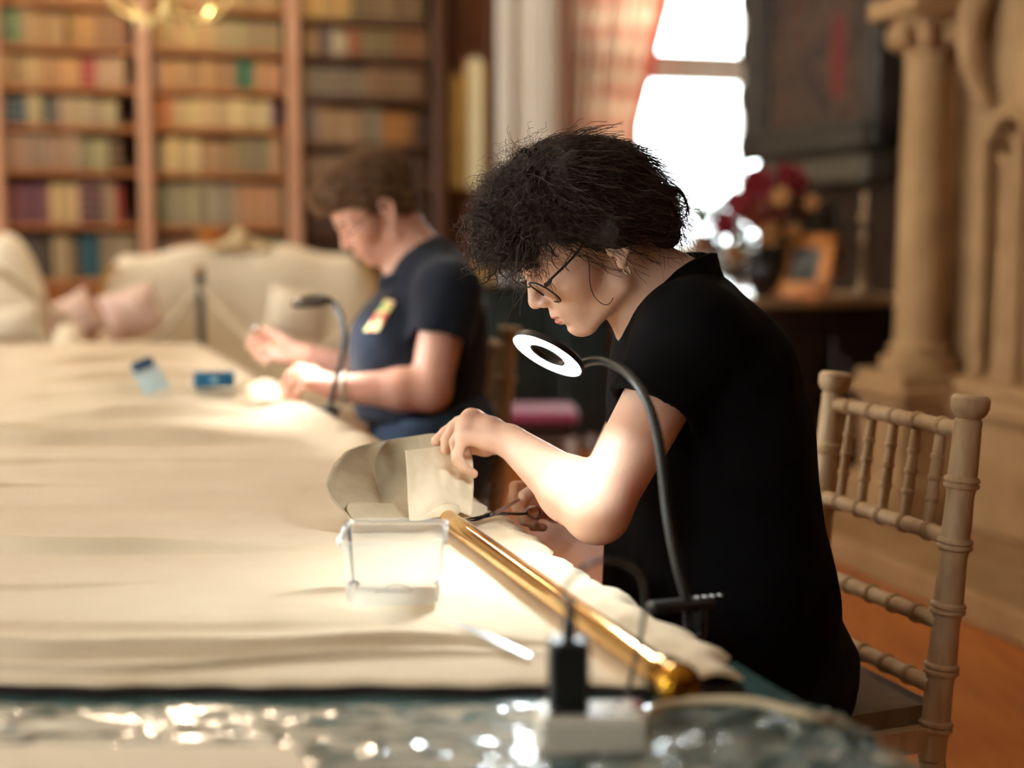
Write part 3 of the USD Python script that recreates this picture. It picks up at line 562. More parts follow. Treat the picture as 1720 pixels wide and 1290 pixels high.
for q in ((1272, 310, 5.6, .05, RED, 'crimson flower at the top left of the vase, against the window'), (1325, 306, 5.68, .055, RED, 'crimson flower at the top of the arrangement below the tapestry'), (1300, 345, 5.6, .05, ORG, 'russet flower in the upper middle of the vase'),
          (1245, 352, 5.6, .058, RED, 'crimson flower at the far left edge of the vase'), (1268, 362, 5.56, .05, ORG, 'russet flower low on the left of the vase'), (1345, 352, 5.7, .05, ORG, 'russet flower right of the vase middle, above the photo frame'), (1218, 378, 5.62, .04, RED, 'small crimson flower low at the left of the vase'), (1312, 332, 5.55, .034, CRM, 'small cream flower below the top crimson one'), (1364, 340, 5.6, .03, CRM, 'small cream flower on the upper right of the vase'),
          (1288, 392, 5.52, .046, CRM, 'larger cream flower left of the photo frame'), (1330, 390, 5.6, .034, CRM, 'cream flower just above the photo frame'), (1230, 425, 5.65, .04, CRM, 'cream flower at the lower left edge of the vase'), (1405, 450, 5.7, .026, CRM, 'little cream flower right of the photo frame')): bloom(*q)
# glass ornaments on the left end of the sideboard, glinting against the window
GLASS = usdkit.material(stage, '/World/Looks/clear_glass', {'p': ('principled_bsdf', {'transmission_weight': 1.0, 'roughness': .02, 'ior': 1.45, 'base_color': (.93, .97, .96)})}, [], surface='p.BSDF')
for px, py, d, r, hh, lab in ((1205, 455, 5.5, .035, .17, 'clear glass vase on the sideboard behind the seated woman'), (1222, 470, 5.45, .028, .08, 'short glass tumbler next to the flowers')):
    o = np.array([*W(px, py, d)[:2], zS]); g = thing('glass_vase', lab, 'glass', o)
    obj('bowl', lathe([(r * .7, 0), (r * .75, .006), (r * .3, .02), (r * .8, hh * .4), (r, hh * .75), (r * .9, hh), (r * .84, hh), (r * .94, hh * .75), (r * .72, hh * .42), (r * .05, .03)], 24, o, o + Z, caps=True), GLASS, g, smooth=True)
# plant and jar on the window sill
zs = WZ0
pl = thing('potted_plant', 'small potted plant on the sill of the bright window', 'plant', RM(s_at(1178, 9.15), 9.15, zs)); o = RM(s_at(1178, 9.15), 9.15, zs)
obj('pot', lathe([(.07, 0), (.09, .13), (.1, .13), (.1, .16), (.09, .16), (.08, .13)], 20, o, o + Z), mat('terracotta', (130, 90, 66), rough=.8), pl)
lv, lf_ = [], []; g = np.random.default_rng(2)
for k in range(40):
    a = g.uniform(0, 6.28); L = g.uniform(.15, .34); tip = o + np.array([math.cos(a) * L * .6, math.sin(a) * L * .5, .16 + L * .9]); b0_ = o + Z * .15; sd = np.array([-math.sin(a), math.cos(a), 0]) * .016; mid = (b0_ + tip) / 2 + Z * .05
    b = len(lv); lv += [b0_, mid + sd, tip, mid - sd]; lf_ += [[b, b + 1, b + 2], [b, b + 2, b + 3]]
obj('leaves', tm(lv, lf_), mat('leaf', (92, 116, 70), (120, 136, 90), rough=.5, scale=12), pl, smooth=False)
# ------------------------------------------------------------------ sofa, armchair, cushions, stanchion, behind the table's far end
CREAM = mat('cream_damask', (232, 221, 198), (218, 206, 180), rough=.8, scale=5, bump=.2, bscale=40, bdist=.004)
GILTWOOD = mat('giltwood', (190, 148, 74), (160, 118, 52), rough=.4, scale=12)
tF = 6.25; sl, sr = s_at(176, tF), s_at(634, tF); zt_ = 1.08
so = thing('sofa', 'cream upholstered settee with a gently curved back in front of the bookcase', 'sofa', RM((sl + sr) / 2, tF, 0))
def back_outline(n=40):
    x = np.linspace(0, 1, n); z = zt_ - .055 * np.abs(2 * x - 1) ** 3 + .015 * np.cos(6 * np.pi * x) * (np.abs(x - .5) < .45); z[:3] -= np.array([.1, .045, .015]); z[-3:] -= np.array([.015, .045, .1]); return sl + (sr - sl) * x, z
bx_, bz_ = back_outline(); rowsP = []
for f, dt in ((0, .0), (.25, -.03), (.5, -.045), (.75, -.04), (.93, -.015), (1.0, .04), (.95, .10), (0, .13)):
    rowsP.append([RM(x, tF + .15 + dt, .36 + (z - .36) * f) for x, z in zip(bx_, bz_)])
obj('backrest', sheet(np.array(rowsP)), CREAM, so, smooth=True)
obj('seat', rbox(sl + .05, sr - .05, tF - .42, tF + .2, .28, .46, .05), CREAM, so)
for s, sg in ((sl, 1), (sr, -1)):
    obj('arm', tube(spline([RM(s + sg * .02, tF + .1, .72), RM(s + sg * .0, tF - .1, .69), RM(s - sg * .02, tF - .32, .62), RM(s, tF - .42, .5), RM(s + sg * .02, tF - .42, .3)], 20), .04, 10), CREAM, so)
    obj('gilt_side', tube(spline([RM(s + sg * .03, tF + .09, .36), RM(s + sg * .015, tF + .09, .8), RM(s + sg * .02, tF + .09, .97), RM(s + sg * .06, tF + .1, 1.0)], 16), .016, 8), GILTWOOD, so)
    for t in (tF - .38, tF + .18): obj('leg', lathe([(.018, 0), (.024, .05), (.03, .2), (.036, .29)], 12, RM(s + sg * .06, t, 0), RM(s + sg * .06, t, 1)), GILTWOOD, so)
obj('crest', cat_([(lambda m: (m.apply_scale([a, .03, b]), m.apply_translation([(sl + sr) / 2 + dx, tF + .17, zt_ + dz]), inroom(m))[2])(trimesh.creation.icosphere(2, 1.0)) for a, b, dx, dz in ((.09, .03, 0, .02), (.035, .045, 0, .04), (.05, .02, .1, 0), (.05, .02, -.1, 0))]), mat('pale_giltwood', (208, 184, 140), rough=.5), so, smooth=True)
def cushion(name, px, py, d, w, h, yaw, m, lab, rot=0.0, dz=0):
    o = W(px, py, d); x = np.linspace(-1, 1, 22); X, Y = np.meshgrid(x, x, indexing='ij'); th = ((1 - X ** 2) * (1 - Y ** 2)).clip(0) ** .4 * .07
    sx, sy = X * w / 2 * (1 - .06 * (1 - Y ** 2)), Y * h / 2 * (1 - .06 * (1 - X ** 2)); c_, s_ = math.cos(rot), math.sin(rot); sx, sy = sx * c_ - sy * s_, sx * s_ + sy * c_
    ax = np.array([math.cos(yaw), math.sin(yaw), 0]); n = np.array([math.sin(yaw), -math.cos(yaw), .25]); n /= np.linalg.norm(n); up = np.cross(ax, -n) * -1; up = np.cross(n, ax)
    P = lambda sg: o + sx[..., None] * ax + sy[..., None] * up + sg * th[..., None] * n
    a, b = sheet(P(1)), sheet(P(-1)); b.invert(); c = cat_([a, b]); c.merge_vertices(); 
    return obj(name, c, m, None, smooth=True, label=lab, cat='cushion')
PINKC = mat('pink_brocade', (230, 206, 190), (220, 186, 174), rough=.8, scale=14)
cushion('cushion', 222, 527, 5.84, .23, .22, .25, PINKC, 'pale pink cushion at the left end of the cream settee', .3)
cushion('cushion', 500, 530, 6.0, .26, .22, .2, CREAM, 'cream cushion at the right end of the settee', -.2)
ac = thing('armchair', 'cream armchair with a tall rounded back at the far left of the photo', 'armchair', RM(-.63, 6.1, 0))
aL, aR = s_at(-62, 6.2), s_at(92, 6.2); xa = np.linspace(0, 1, 30); za = .5 + .645 * np.sin(np.pi * np.clip(xa, .02, .98)) ** .42
obj('backrest', sheet(np.array([[RM(aL + (aR - aL) * (.5 + (x - .5) * g_), 6.2 + dt, .4 + (z - .4) * f) for x, z in zip(xa, za)] for f, dt, g_ in ((0, 0, 1), (.4, -.05, 1), (.75, -.05, 1), (.95, -.02, 1), (1, .04, 1), (.96, .1, 1), (0, .12, 1))])), CREAM, ac, smooth=True)
obj('seat', rbox(aL + .03, aR - .03, 5.68, 6.2, .3, .5, .05), CREAM, ac)
for s, sg in ((aL, 1), (aR, -1)):
    obj('arm', tube(spline([RM(s + sg * .0, 6.15, .78), RM(s - sg * .04, 5.98, .76), RM(s - sg * .06, 5.76, .72), RM(s - sg * .03, 5.66, .62), RM(s - sg * .0, 5.67, .4)], 20), np.linspace(.05, .07, 20), 10), CREAM, ac)
    for t in (5.72, 6.2): obj('leg', lathe([(.018, 0), (.03, .2), (.036, .31)], 12, RM(s + sg * .05, t, 0), RM(s + sg * .05, t, 1)), GILTWOOD, ac)
cushion('cushion', 122, 540, 5.62, .22, .2, .3, PINKC, 'blush pink cushion beside the armchair arm', .5)
cushion('cushion', 20, 548, 5.5, .26, .16, .2, CREAM, 'flat cream cushion in front of the armchair', .15)
sp_ = W(336, 460, 5.55); stn = thing('stanchion', 'black barrier post with a small round top in front of the settee', 'barrier post', (sp_[0], sp_[1], 0))
zz_ = sp_[2]; b_ = np.array([sp_[0], sp_[1], 0])
obj('post', lathe([(.016, .02), (.016, zz_ - .03), (.018, zz_ - .028), (.018, zz_)], 16, b_, b_ + Z), BLACKPLASTIC, stn); obj('base', lathe([(.15, 0), (.15, .012), (.04, .03), (.02, .035)], 28, b_, b_ + Z), BLACKPLASTIC, stn)
m = trimesh.creation.icosphere(2, .022); m.apply_translation(b_ + Z * (zz_ + .012)); obj('finial', m, mat('old_brass', (150, 110, 50), rough=.35, metal=1.0), stn, smooth=True)
ROPE = mat('pale_rope', (206, 190, 160), (186, 168, 136), rough=.9, scale=60)
top = b_ + Z * (zz_ - .05)
obj('barrier_rope', tube(spline([top, W(300, 530, 5.62), W(262, 566, 5.7), W(205, 585, 5.75), W(140, 560, 5.6), W(85, 520, 5.5), W(20, 470, 5.4), W(-40, 440, 5.3)], 50), .014, 8), ROPE, None, smooth=True, label='pale barrier rope sagging from the black post to the left', cat='rope')
obj('barrier_rope', tube(spline([top, W(372, 520, 5.5), W(415, 566, 5.42), W(470, 600, 5.35), W(540, 590, 5.3), W(600, 540, 5.3)], 40), .014, 8), ROPE, None, smooth=True, label='pale barrier rope sagging from the black post to the right', cat='rope')
bb = W(354, 397, 7.6); bowl = thing('gilt_bowl', 'small shiny gilt bowl on the chest behind the settee', 'bowl', bb)
obj('dish', lathe([(.03, -.03), (.05, -.02), (.085, .02), (.09, .03), (.08, .03), (.045, -.012)], 20, bb, bb + Z), mat('bright_gilt', (236, 190, 110), rough=.25, metal=.7), bowl)
ch = thing('chest', 'low dark wooden chest behind the cream settee', 'chest', RM(s_at(400, 7.4), 7.4, 0)); zc_ = bb[2] - .03; s0c, s1c = s_at(300, 7.2), s_at(460, 7.2)
obj('lid', rbox(s0c, s1c, 7.2, 7.75, zc_ - .05, zc_, .01), SHELFOAK, ch); obj('body', rbox(s0c + .02, s1c - .02, 7.22, 7.73, .06, zc_ - .05), SHELFOAK, ch, smooth=False)
for s in (s0c + .06, s1c - .06):
    for t in (7.26, 7.69): obj('foot', lathe([(.03, 0), (.04, .03), (.03, .065)], 12, RM(s, t, 0), RM(s, t, 1)), SHELFOAK, ch)
# dark cabinet with a yellow lamp beyond the second woman, pink seated stool in front of it
tC = 7.0; k0, k1 = s_at(806, tC), s_at(1035, tC); zC = z_at(900, 476, tC)
cb = thing('cabinet', 'low dark teal painted cabinet beyond the seated women', 'cabinet', RM((k0 + k1) / 2, tC, 0)); TEAL = mat('dark_teal_paint', (30, 44, 48), (40, 56, 58), rough=.45, scale=5)
obj('top', rbox(k0, k1, tC - .02, tC + .45, zC - .03, zC, .008), DARKOAK, cb); obj('body', rbox(k0 + .02, k1 - .02, tC, tC + .43, .08, zC - .03), TEAL, cb, smooth=False)
for k in range(2):
    a = k0 + .04 + k * (k1 - k0 - .06) / 2; w_ = (k1 - k0 - .08) / 2 - .01; d_ = obj('door', cat_([rbox(a, a + w_, tC - .02, tC + .01, .12, zC - .06, .006), rbox(a + .06, a + w_ - .06, tC - .03, tC, .2, zC - .14, .012)]), TEAL, cb)
    obj('knob', lathe([(.004, 0), (.012, .014), (.001, .026)], 10, RM(a + (w_ - .04 if k == 0 else .04), tC - .02, .5), RM(a + (w_ - .04 if k == 0 else .04), tC - .08, .5)), mat('old_brass', (150, 110, 50), rough=.35, metal=1.0), d_)
for x, y in ((k0 + .06, tC + .05), (k1 - .06, tC + .05), (k0 + .06, tC + .38), (k1 - .06, tC + .38)): obj('foot', lathe([(.025, 0), (.03, .08)], 10, RM(x, y, 0), RM(x, y, 1)), DARKOAK, cb)
yv = RM(s_at(832, 7.2), 7.2, zC); yw = thing('yellow_vase', 'mustard yellow round vase on the cabinet between the two women', 'vase', yv)
obj('belly', lathe([(.05, 0), (.09, .04), (.11, .1), (.09, .16), (.04, .2), (.045, .22), (.035, .22)], 24, yv, yv + Z), mat('mustard_glaze', (214, 166, 66), (196, 146, 50), rough=.35, scale=8), yw)
wv = RM(s_at(848, 7.12), 7.12, zC); wt = thing('white_cup', 'small pale blue cup before the yellow vase', 'cup', wv)
obj('cup_body', lathe([(.03, 0), (.045, .05), (.05, .08), (.045, .08), (.036, .02)], 20, wv, wv + Z), mat('pale_china', (214, 222, 226), rough=.2), wt)
# ------------------------------------------------------------------ limed bamboo-turned chairs
LIMED = mat('limed_wood', (206, 178, 138), (172, 138, 98), rough=.55, scale=16, stretch=(2, 2, .5), bump=.3, bscale=60, bdist=.002)
def bamboo(a, b, r, nodes, r1=None, finial=False, n=16):
    a, b = np.asarray(a, float), np.asarray(b, float); L = np.linalg.norm(b - a); pr = [(r * .92, 0)]; r1 = r1 or r
    hs_ = sorted(nodes)
    for h in hs_:
        q = h * L; rr = r + (r1 - r) * h; pr += [(rr * .93, q - rr * .9), (rr * 1.0, q - rr * .45), (rr * 1.2, q - rr * .3), (rr * 1.22, q - rr * .12), (rr * 1.08, q), (rr * 1.22, q + rr * .12), (rr * 1.2, q + rr * .3), (rr * 1.0, q + rr * .45)]
    pr += [(r1 * .93, L)]
    if finial: pr += [(r1 * .8, L + r1 * .15), (r1 * 1.15, L + r1 * .5), (r1 * 1.3, L + r1 * .9), (r1 * 1.3, L + r1 * 1.5), (r1 * 1.1, L + r1 * 1.75)]
    return lathe(pr, n, a, b)
HW = .173
def make_chair(label, loc, rz):
    c = thing('bamboo_chair', label, 'chair', loc, rz, group=None, local=True); xb, zs_ = -.19, .45
    post = lambda z: xb - (.055 if z > zs_ else .09) * (z - zs_) / (.45 if z > zs_ else -.45) * (1 if z > zs_ else 1)
    for sy in (1, -1):
        y = sy * HW; obj('back_post', bamboo((post(.40), y, .40), (post(.89), y, .89), .021, (.1, .27, .45, .64, .82), finial=True), LIMED, c)
        obj('rear_leg', bamboo((post(0), y, 0), (post(.40), y, .40), .0175, (.2, .5, .8), .0205), LIMED, c)
        obj('front_leg', bamboo((.21, sy * .185, 0), (.19, sy * .175, .43), .016, (.15, .4, .65, .9), .0195), LIMED, c)
        obj('side_stretcher', bamboo((post(.2), y, .2), (.205, sy * .182, .2), .011, (.2, .4, .6, .8)), LIMED, c); obj('side_stretcher', bamboo((post(.32), y, .32), (.2, sy * .179, .32), .011, (.2, .4, .6, .8)), LIMED, c)
    for z, nm in ((.875, 'top_rail'), (.722, 'middle_rail'), (.600, 'lower_rail'), (.508, 'lower_rail')):
        obj(nm, bamboo((post(z), -HW, z), (post(z), HW, z), .0125, (.16, .33, .5, .67, .84)), LIMED, c)
    for k in range(5):
        y = -HW + 2 * HW * (k + 1) / 6; a, b = np.array([post(.73), y, .73]), np.array([post(.87), y, .87]); m = bamboo(a, b, .0085, (.28, .5, .72)); 
        obj('spindle', m, LIMED, c)
    obj('seat_frame', sheet_seat(xb, 0), LIMED, c); obj('seat_pad', sheet_seat(xb, 1), mat('drab_seat_pad', (132, 112, 88), (116, 96, 72), rough=.8, scale=30), c)
    obj('front_stretcher', bamboo((.205, -.18, .25), (.205, .18, .25), .011, (.2, .4, .6, .8)), LIMED, c)
    return c
def sheet_seat(xb, k):
    from shapely.geometry import Polygon as Pg
    p = Pg([(xb - .01, -HW + .02), (xb - .01, HW - .02), (.17, .17), (.17, -.17)]).buffer(.03)
    m = trimesh.creation.extrude_polygon(p.buffer(-.02 if k else 0), .035 if k == 0 else .03, engine='earcut'); m.apply_translation([0, 0, .415 if k == 0 else .448]); return m
nearT = W(1628, 690, 2.0); rz = math.atan2(-.339, -.94); fwc = np.array([-.94, -.339, 0]); ltc = np.cross(Z, fwc)
def chair_loc(top_near): q = top_near + fwc * .245 - ltc * HW; return (q[0], q[1], 0)
make_chair('limed wooden chair with turned bamboo spindles behind the woman under the lit lamp', chair_loc(nearT), rz)
make_chair('limed wooden bamboo chair on which the farther woman sits, mostly hidden', chair_loc(W(856, 556, 3.42)), rz)
# pink stool
PINK = mat('magenta_velvet', (150, 34, 84), (126, 26, 68), rough=.8, scale=20, sheen_weight=.3); o = W(888, 690, 5.45); o[2] = 0
st = thing('pink_chair', 'small white legged chair with a magenta seat behind the two women', 'chair', o); zs2 = .475
obj('seat', (lambda m: (m.apply_translation([o[0], o[1], 0]), m)[1])(box([-.19, -.18, zs2 - .05], [.19, .18, zs2], .03)), PINK, st)
WL = mat('pale_grey_paint', (190, 184, 176), rough=.5)
obj('apron', (lambda m: (m.apply_translation([o[0], o[1], 0]), m)[1])(box([-.18, -.17, zs2 - .1], [.18, .17, zs2 - .045], .008)), DARKOAK, st)
for dx in (-.165, .165):
    for dy in (-.155, .155): obj('leg', lathe([(.013, 0), (.018, .2), (.022, zs2 - .09)], 10, o + np.array([dx, dy, 0]), o + np.array([dx, dy, 1])), WL, st)
# chandelier whose lowest arms reach into the top of the picture
CRY = mat('gilt_crystal', (214, 190, 120), (232, 214, 160), rough=.25, scale=20, metal=.3); BULBM = usdkit.material(stage, '/World/Looks/candle_bulb', {'e': ('emission', {'color': (1.0, .72, .4), 'strength': 6.0})}, [], surface='e.emission')
def chandelier(c, R, label):
    ch = thing('chandelier', label, 'chandelier', c)
    obj('stem', lathe([(.01, -.12), (.03, -.1), (.045, -.05), (.03, 0), (.02, .08), (.05, .16), (.02, .25), (.008, .3), (.008, HC - c[2])], 16, c, c + Z), CRY, ch)
    for k in range(8):
        a = k * math.pi / 4 + .2; d = np.array([math.cos(a), math.sin(a), 0])
        ar = obj('arm', tube(spline([c + Z * .02, c + d * R * .4 - Z * .1, c + d * R * .85 - Z * .06, c + d * R + Z * .04], 20), .009, 8), CRY, ch)
        e = c + d * R + Z * .04; obj('candle', cat_([lathe([(.005, 0), (.035, .012), (.03, .016), (.012, .02), (.012, .09), (.001, .095)], 14, e, e + Z)]), CRY, ar)
        obj('bulb', lathe([(.006, .09), (.012, .105), (.011, .125), (.001, .15)], 12, e, e + Z), BULBM, ar)
        obj('drop', lathe([(.001, -.06), (.01, -.035), (.004, -.01), (.001, 0)], 8, e, e + Z), CRY, ar); obj('drop', lathe([(.001, -.05), (.008, -.03), (.001, 0)], 8, c + d * R * .55 - Z * .09, c + d * R * .55 + Z), CRY, ar)
cc = W(285, -6, 6.4); chandelier(cc, .26, 'gilded crystal chandelier whose lowest tip shows at the top of the photo')
# ------------------------------------------------------------------ the long table, plastic sheet, curtain cloth
TZ = .735; CZ = .75                                                   # table top, top of the cloth
ex = lambda d: .68 - .35 * d                                          # right edge of the table, x at distance d
e_ = np.array([-.35, 1, 0]); e_ /= np.linalg.norm(e_); g_ = np.array([-e_[1], e_[0], 0])
tb = thing('long_table', 'long table covered by the pale cloth and plastic sheet', 'table', (-.9, 2.8, 0))
o0 = np.array([ex(.55), .55, 0]) - g_ * .0; TL = 4.95; TW = 1.7
MT = np.eye(4); MT[:3, 0], MT[:3, 1], MT[:3, 3] = e_, g_, o0
TABLETOP = mat('table_top', (38, 46, 45), (46, 54, 52), rough=.5, scale=8)
def tbox(a, b, bev=0): m = box(np.array(a, float), np.array(b, float), bev); m.apply_transform(MT); return m
from shapely.geometry import Polygon as Pg_
m = prism(np.array(Pg_([(0.06, .06), (TL - .06, .06), (TL - .06, TW - .06), (.06, TW - .06)]).buffer(.06).exterior.coords), TZ - .03, TZ - .002, MT); obj('tabletop', m, TABLETOP, tb)
obj('apron', cat_([tbox((.1, .1, TZ - .09), (TL - .1, .13, TZ - .03)), tbox((.1, TW - .13, TZ - .09), (TL - .1, TW - .1, TZ - .03))]), TABLETOP, tb, smooth=False)
for a in (.3, 2.45, 4.6):
    for b in (.2, TW - .2): obj('leg', tbox((a - .025, b - .025, 0), (a + .025, b + .025, TZ - .03), .006), TABLETOP, tb)
# crumpled clear plastic over the bare end
PLASTIC = usdkit.material(stage, '/World/Looks/clear_plastic', {'t': ('transparent_bsdf', {'color': (.9, .96, .95)}), 'g': ('glossy_bsdf', {'roughness': .14, 'color': (1, 1, 1)}), 'd': ('diffuse_bsdf', {'color': lin(96, 146, 146)}), 'f': ('fresnel', {'IOR': 1.4}), 'a': ('math', {'math_type': 'multiply_add', 'value2': .42, 'value3': .02, 'use_clamp': True}), 'm0': ('mix_closure', {'fac': .42}), 'm': ('mix_closure', {})},
    [('t.BSDF', 'm0.closure1'), ('d.BSDF', 'm0.closure2'), ('f.fac', 'a.value1'), ('a.value', 'm.fac'), ('m0.closure', 'm.closure1'), ('g.BSDF', 'm.closure2')], surface='m.closure')
def crumple(P, s, amp, seed):
    q = np.stack([P[..., 0] / s + .3, P[..., 1] / s, np.zeros(P.shape[:2])], -1); w = np.stack([meshkit.fbm(q * .6 + 9, 2, seed + 5), meshkit.fbm(q * .6 + 17, 2, seed + 6), q[..., 2]], -1) * 1.5
    return amp * (1 - np.abs(2 * meshkit.fbm(q + w, 4, seed) - 1) * 2.2).clip(0)
ds = np.linspace(.66, 1.36, 190); rows_ = []
for d in ds:
    xr = ex(d) + .015; x = np.linspace(-1.0, xr, 330); rows_.append(np.stack([x, np.full_like(x, d), np.full_like(x, TZ)], -1))
P = np.array(rows_); stretch = P.copy(); stretch[..., 1] += .12 * P[..., 0]; stretch[..., 0] *= .3
P[..., 2] += .0015 + (crumple(stretch, .075, .008, 3) + crumple(stretch, .022, .0045, 9)) * np.clip((1.25 - P[..., 1]) / .05, .12, 1)
over = np.clip((P[..., 0] - (ex(P[..., 1]) - .004)) / .019, 0, 1); P[..., 2] -= over * .0
obj('plastic_sheet', sheet(P), PLASTIC, None, smooth=60, label='crumpled clear plastic sheet over the bare near end of the table', cat='plastic sheet')
# its loose gathered end: a heap at the right corner hanging over the edge
n = 130; X, Y = np.meshgrid(np.linspace(-1, 1, n), np.linspace(-1, 1, n), indexing='ij'); c0 = T(1285, 1272, TZ)
H = np.zeros((n, n, 3)); H[..., 0] = c0[0] + X * .13; H[..., 1] = c0[1] + Y * .085 - X * .03
bump_ = np.clip(1 - X ** 2, 0, 1) * np.clip(1 - Y ** 2, 0, 1); H[..., 2] = TZ + .004 + crumple(H, .06, .020, 11) * bump_ ** .5 + .006 * bump_
fall = np.clip(H[..., 0] - ex(H[..., 1]), 0, 1); H[..., 2] -= fall * 1.4
H[..., 2] = np.where(fall > 0, H[..., 2], np.maximum(H[..., 2], TZ + .003))
PLASTIC2 = usdkit.material(stage, '/World/Looks/clear_bag', {'t': ('transparent_bsdf', {'color': (.86, .92, .92)}), 'g': ('glossy_bsdf', {'roughness': .06, 'color': (1, 1, 1)}), 'd': ('diffuse_bsdf', {'color': lin(120, 140, 136)}), 'f': ('fresnel', {'IOR': 1.5}), 'm0': ('mix_closure', {'fac': .22}), 'm': ('mix_closure', {})}, [('t.BSDF', 'm0.closure1'), ('d.BSDF', 'm0.closure2'), ('f.fac', 'm.fac'), ('m0.closure', 'm.closure1'), ('g.BSDF', 'm.closure2')], surface='m.closure')
obj('plastic_bag', sheet(H), PLASTIC2, None, smooth=60, label='crumpled clear plastic bag heaped at the right corner of the table', cat='plastic bag')
# the cloth: height field with long folds, thick hem along the right edge, dark lining underneath
CLOTH = mat('cream_cotton', (220, 203, 174), (212, 193, 162), rough=.9, scale=6, bump=.12, bscale=900, bdist=.0008, sheen_weight=.1)
LINING = mat('dark_lining', (26, 16, 14), (38, 24, 20), rough=.95, scale=30)
edge_px = [(1236, 1132), (1222, 1100), (1180, 1080), (1120, 1052), (1060, 1014), (1000, 976), (950, 940), (905, 905), (872, 880), (838, 862), (740, 800), (650, 750), (610, 728), (560, 705), (510, 680), (470, 655), (430, 630), (390, 606), (340, 580), (332, 575)]
ed_ = np.array([T(*q, CZ) for q in edge_px]); ed_ = ed_[np.argsort(ed_[:, 1])]
d0_, d1_ = 1.262, 5.08; nr, nc = 620, 260
dd = d0_ * (d1_ / d0_) ** np.linspace(0, 1, nr); CX = np.zeros((nr, nc)); CY = np.zeros((nr, nc))
for i, d in enumerate(dd):
    xr = np.interp(d, ed_[:, 1], ed_[:, 0]); xr += .0045 * math.sin(d * 95) * (d < 2.0) + .004 * math.sin(d * 41 + 1)
    q = np.linspace(0, 1, nc) ** .75; CX[i] = -2.9 + (xr + 2.9) * q; CY[i] = d
s_hem = .0022 * np.sin(CX * 37) + .0016 * np.sin(CX * 91 + 1); wn = np.clip(1 - (CY - d0_) / .06, 0, 1); CY += s_hem * wn + .012 * np.clip(CX - .0, 0, 1) * wn
CH = np.full_like(CX, CZ)
def fold(pts, amp, back, front, x0=-9, x1=9, fade=.25):
    """A long ridge through pixels of the photograph's fold; soft behind, steep towards the viewer."""
    global CH
    w = np.array([T(*q, CZ) for q in pts]); w = w[np.argsort(w[:, 0])]; k = min(3, len(w) - 1)
    dline = np.interp(CX, w[:, 0], w[:, 1]) if k < 2 else np.poly1d(np.polyfit(w[:, 0], w[:, 1], k))(np.clip(CX, w[0, 0], w[-1, 0]))
    dline = dline + .004 * np.sin(CX * 23 + amp * 999); u = CY - dline
    a = amp * (1.15 if amp > .02 else 1.5) * np.clip((CX - (w[0, 0] if w[0, 0] > -.44 * w[0, 1] / 1.19 + .02 else -9)) / fade, 0, 1) * np.clip((w[-1, 0] - CX) / fade, 0, 1)
    a = a * (.75 + .5 * meshkit.noise(np.stack([CX * 3, CX * 0 + amp * 777, CX * 0], -1)))
    CH += a * np.where(u > 0, np.exp(-(u / back) ** 2), np.exp(-(u / np.maximum(front * .45, .0022 * CY)) ** 2))
# (pixels along the fold), height, softness behind, in front
fold([(0, 1096), (200, 1098), (400, 1095), (600, 1090), (900, 1078), (1080, 1090)], .010, .045, .012)
fold([(0, 1128), (250, 1126), (500, 1112), (700, 1100), (1000, 1110)], .006, .02, .008)
fold([(200, 1100), (330, 1088), (500, 1070)], .005, .03, .012)
fold([(0, 1052), (250, 1056), (480, 1050), (700, 1045)], .006, .06, .03)
fold([(450, 1000), (520, 993), (620, 990)], .004, .02, .006, fade=.06)
fold([(0, 925), (100, 924), (200, 930), (350, 924), (560, 918)], .012, .05, .022)
fold([(0, 988), (150, 985), (330, 975)], .005, .06, .02)
fold([(0, 820), (150, 818), (260, 815)], .006, .04, .012)
fold([(360, 815), (460, 815), (555, 820)], .007, .04, .010)
fold([(0, 855), (300, 852), (500, 848)], .004, .10, .05)
fold([(0, 747), (200, 746), (380, 746), (515, 750)], .026, .10, .020)
fold([(0, 706), (120, 708), (250, 704), (430, 702), (500, 705)], .030, .10, .025)
fold([(0, 671), (150, 668), (260, 667), (430, 662)], .034, .09, .03)
fold([(0, 642), (150, 640), (300, 636), (420, 640)], .026, .10, .04)
fold([(0, 612), (150, 610), (300, 606), (380, 612)], .030, .14, .05)
fold([(0, 592), (200, 590), (340, 588)], .03, .15, .06)
fold([(0, 690), (180, 690), (330, 688)], .012, .07, .03)
fold([(0, 725), (300, 724), (450, 727)], .010, .06, .03)
fold([(0, 778), (300, 775), (520, 780)], .006, .07, .03)
CH += .004 * (meshkit.fbm(np.stack([CX * 2.2, CY * 9, CX * 0], -1), 3, 4) - .5) + .0012 * (meshkit.fbm(np.stack([CX * 30, CY * 30, CX * 0], -1), 2, 6) - .5)
xr_ = CX[:, -1:]; ue = xr_ - CX                                        # distance from the right edge
hem_far = np.clip((CY - 2.1) / .5, 0, 1) * np.clip((4.6 - CY) / .6, 0, 1)
CH += hem_far * (.032 * np.exp(-((ue - .07) / .045) ** 2) * (.6 + .8 * meshkit.noise(np.stack([CY * 7, ue * 4, ue * 0], -1), 3)))
CH += (1 - hem_far) * (.004 + .009 * np.clip((1.72 - CY) / .15, 0, 1)) * np.exp(-((ue - .026) / .024) ** 2) * (.5 + meshkit.noise(np.stack([CY * 22, ue * 9, ue * 0], -1), 8))
edge = np.minimum(np.minimum(ue, (CY - CY[:1]) * 1.0) / .016, 1).clip(0); CH -= (1 - np.sqrt(1 - (1 - edge) ** 2)) * .0055
CH = np.maximum(CH, TZ + .004)
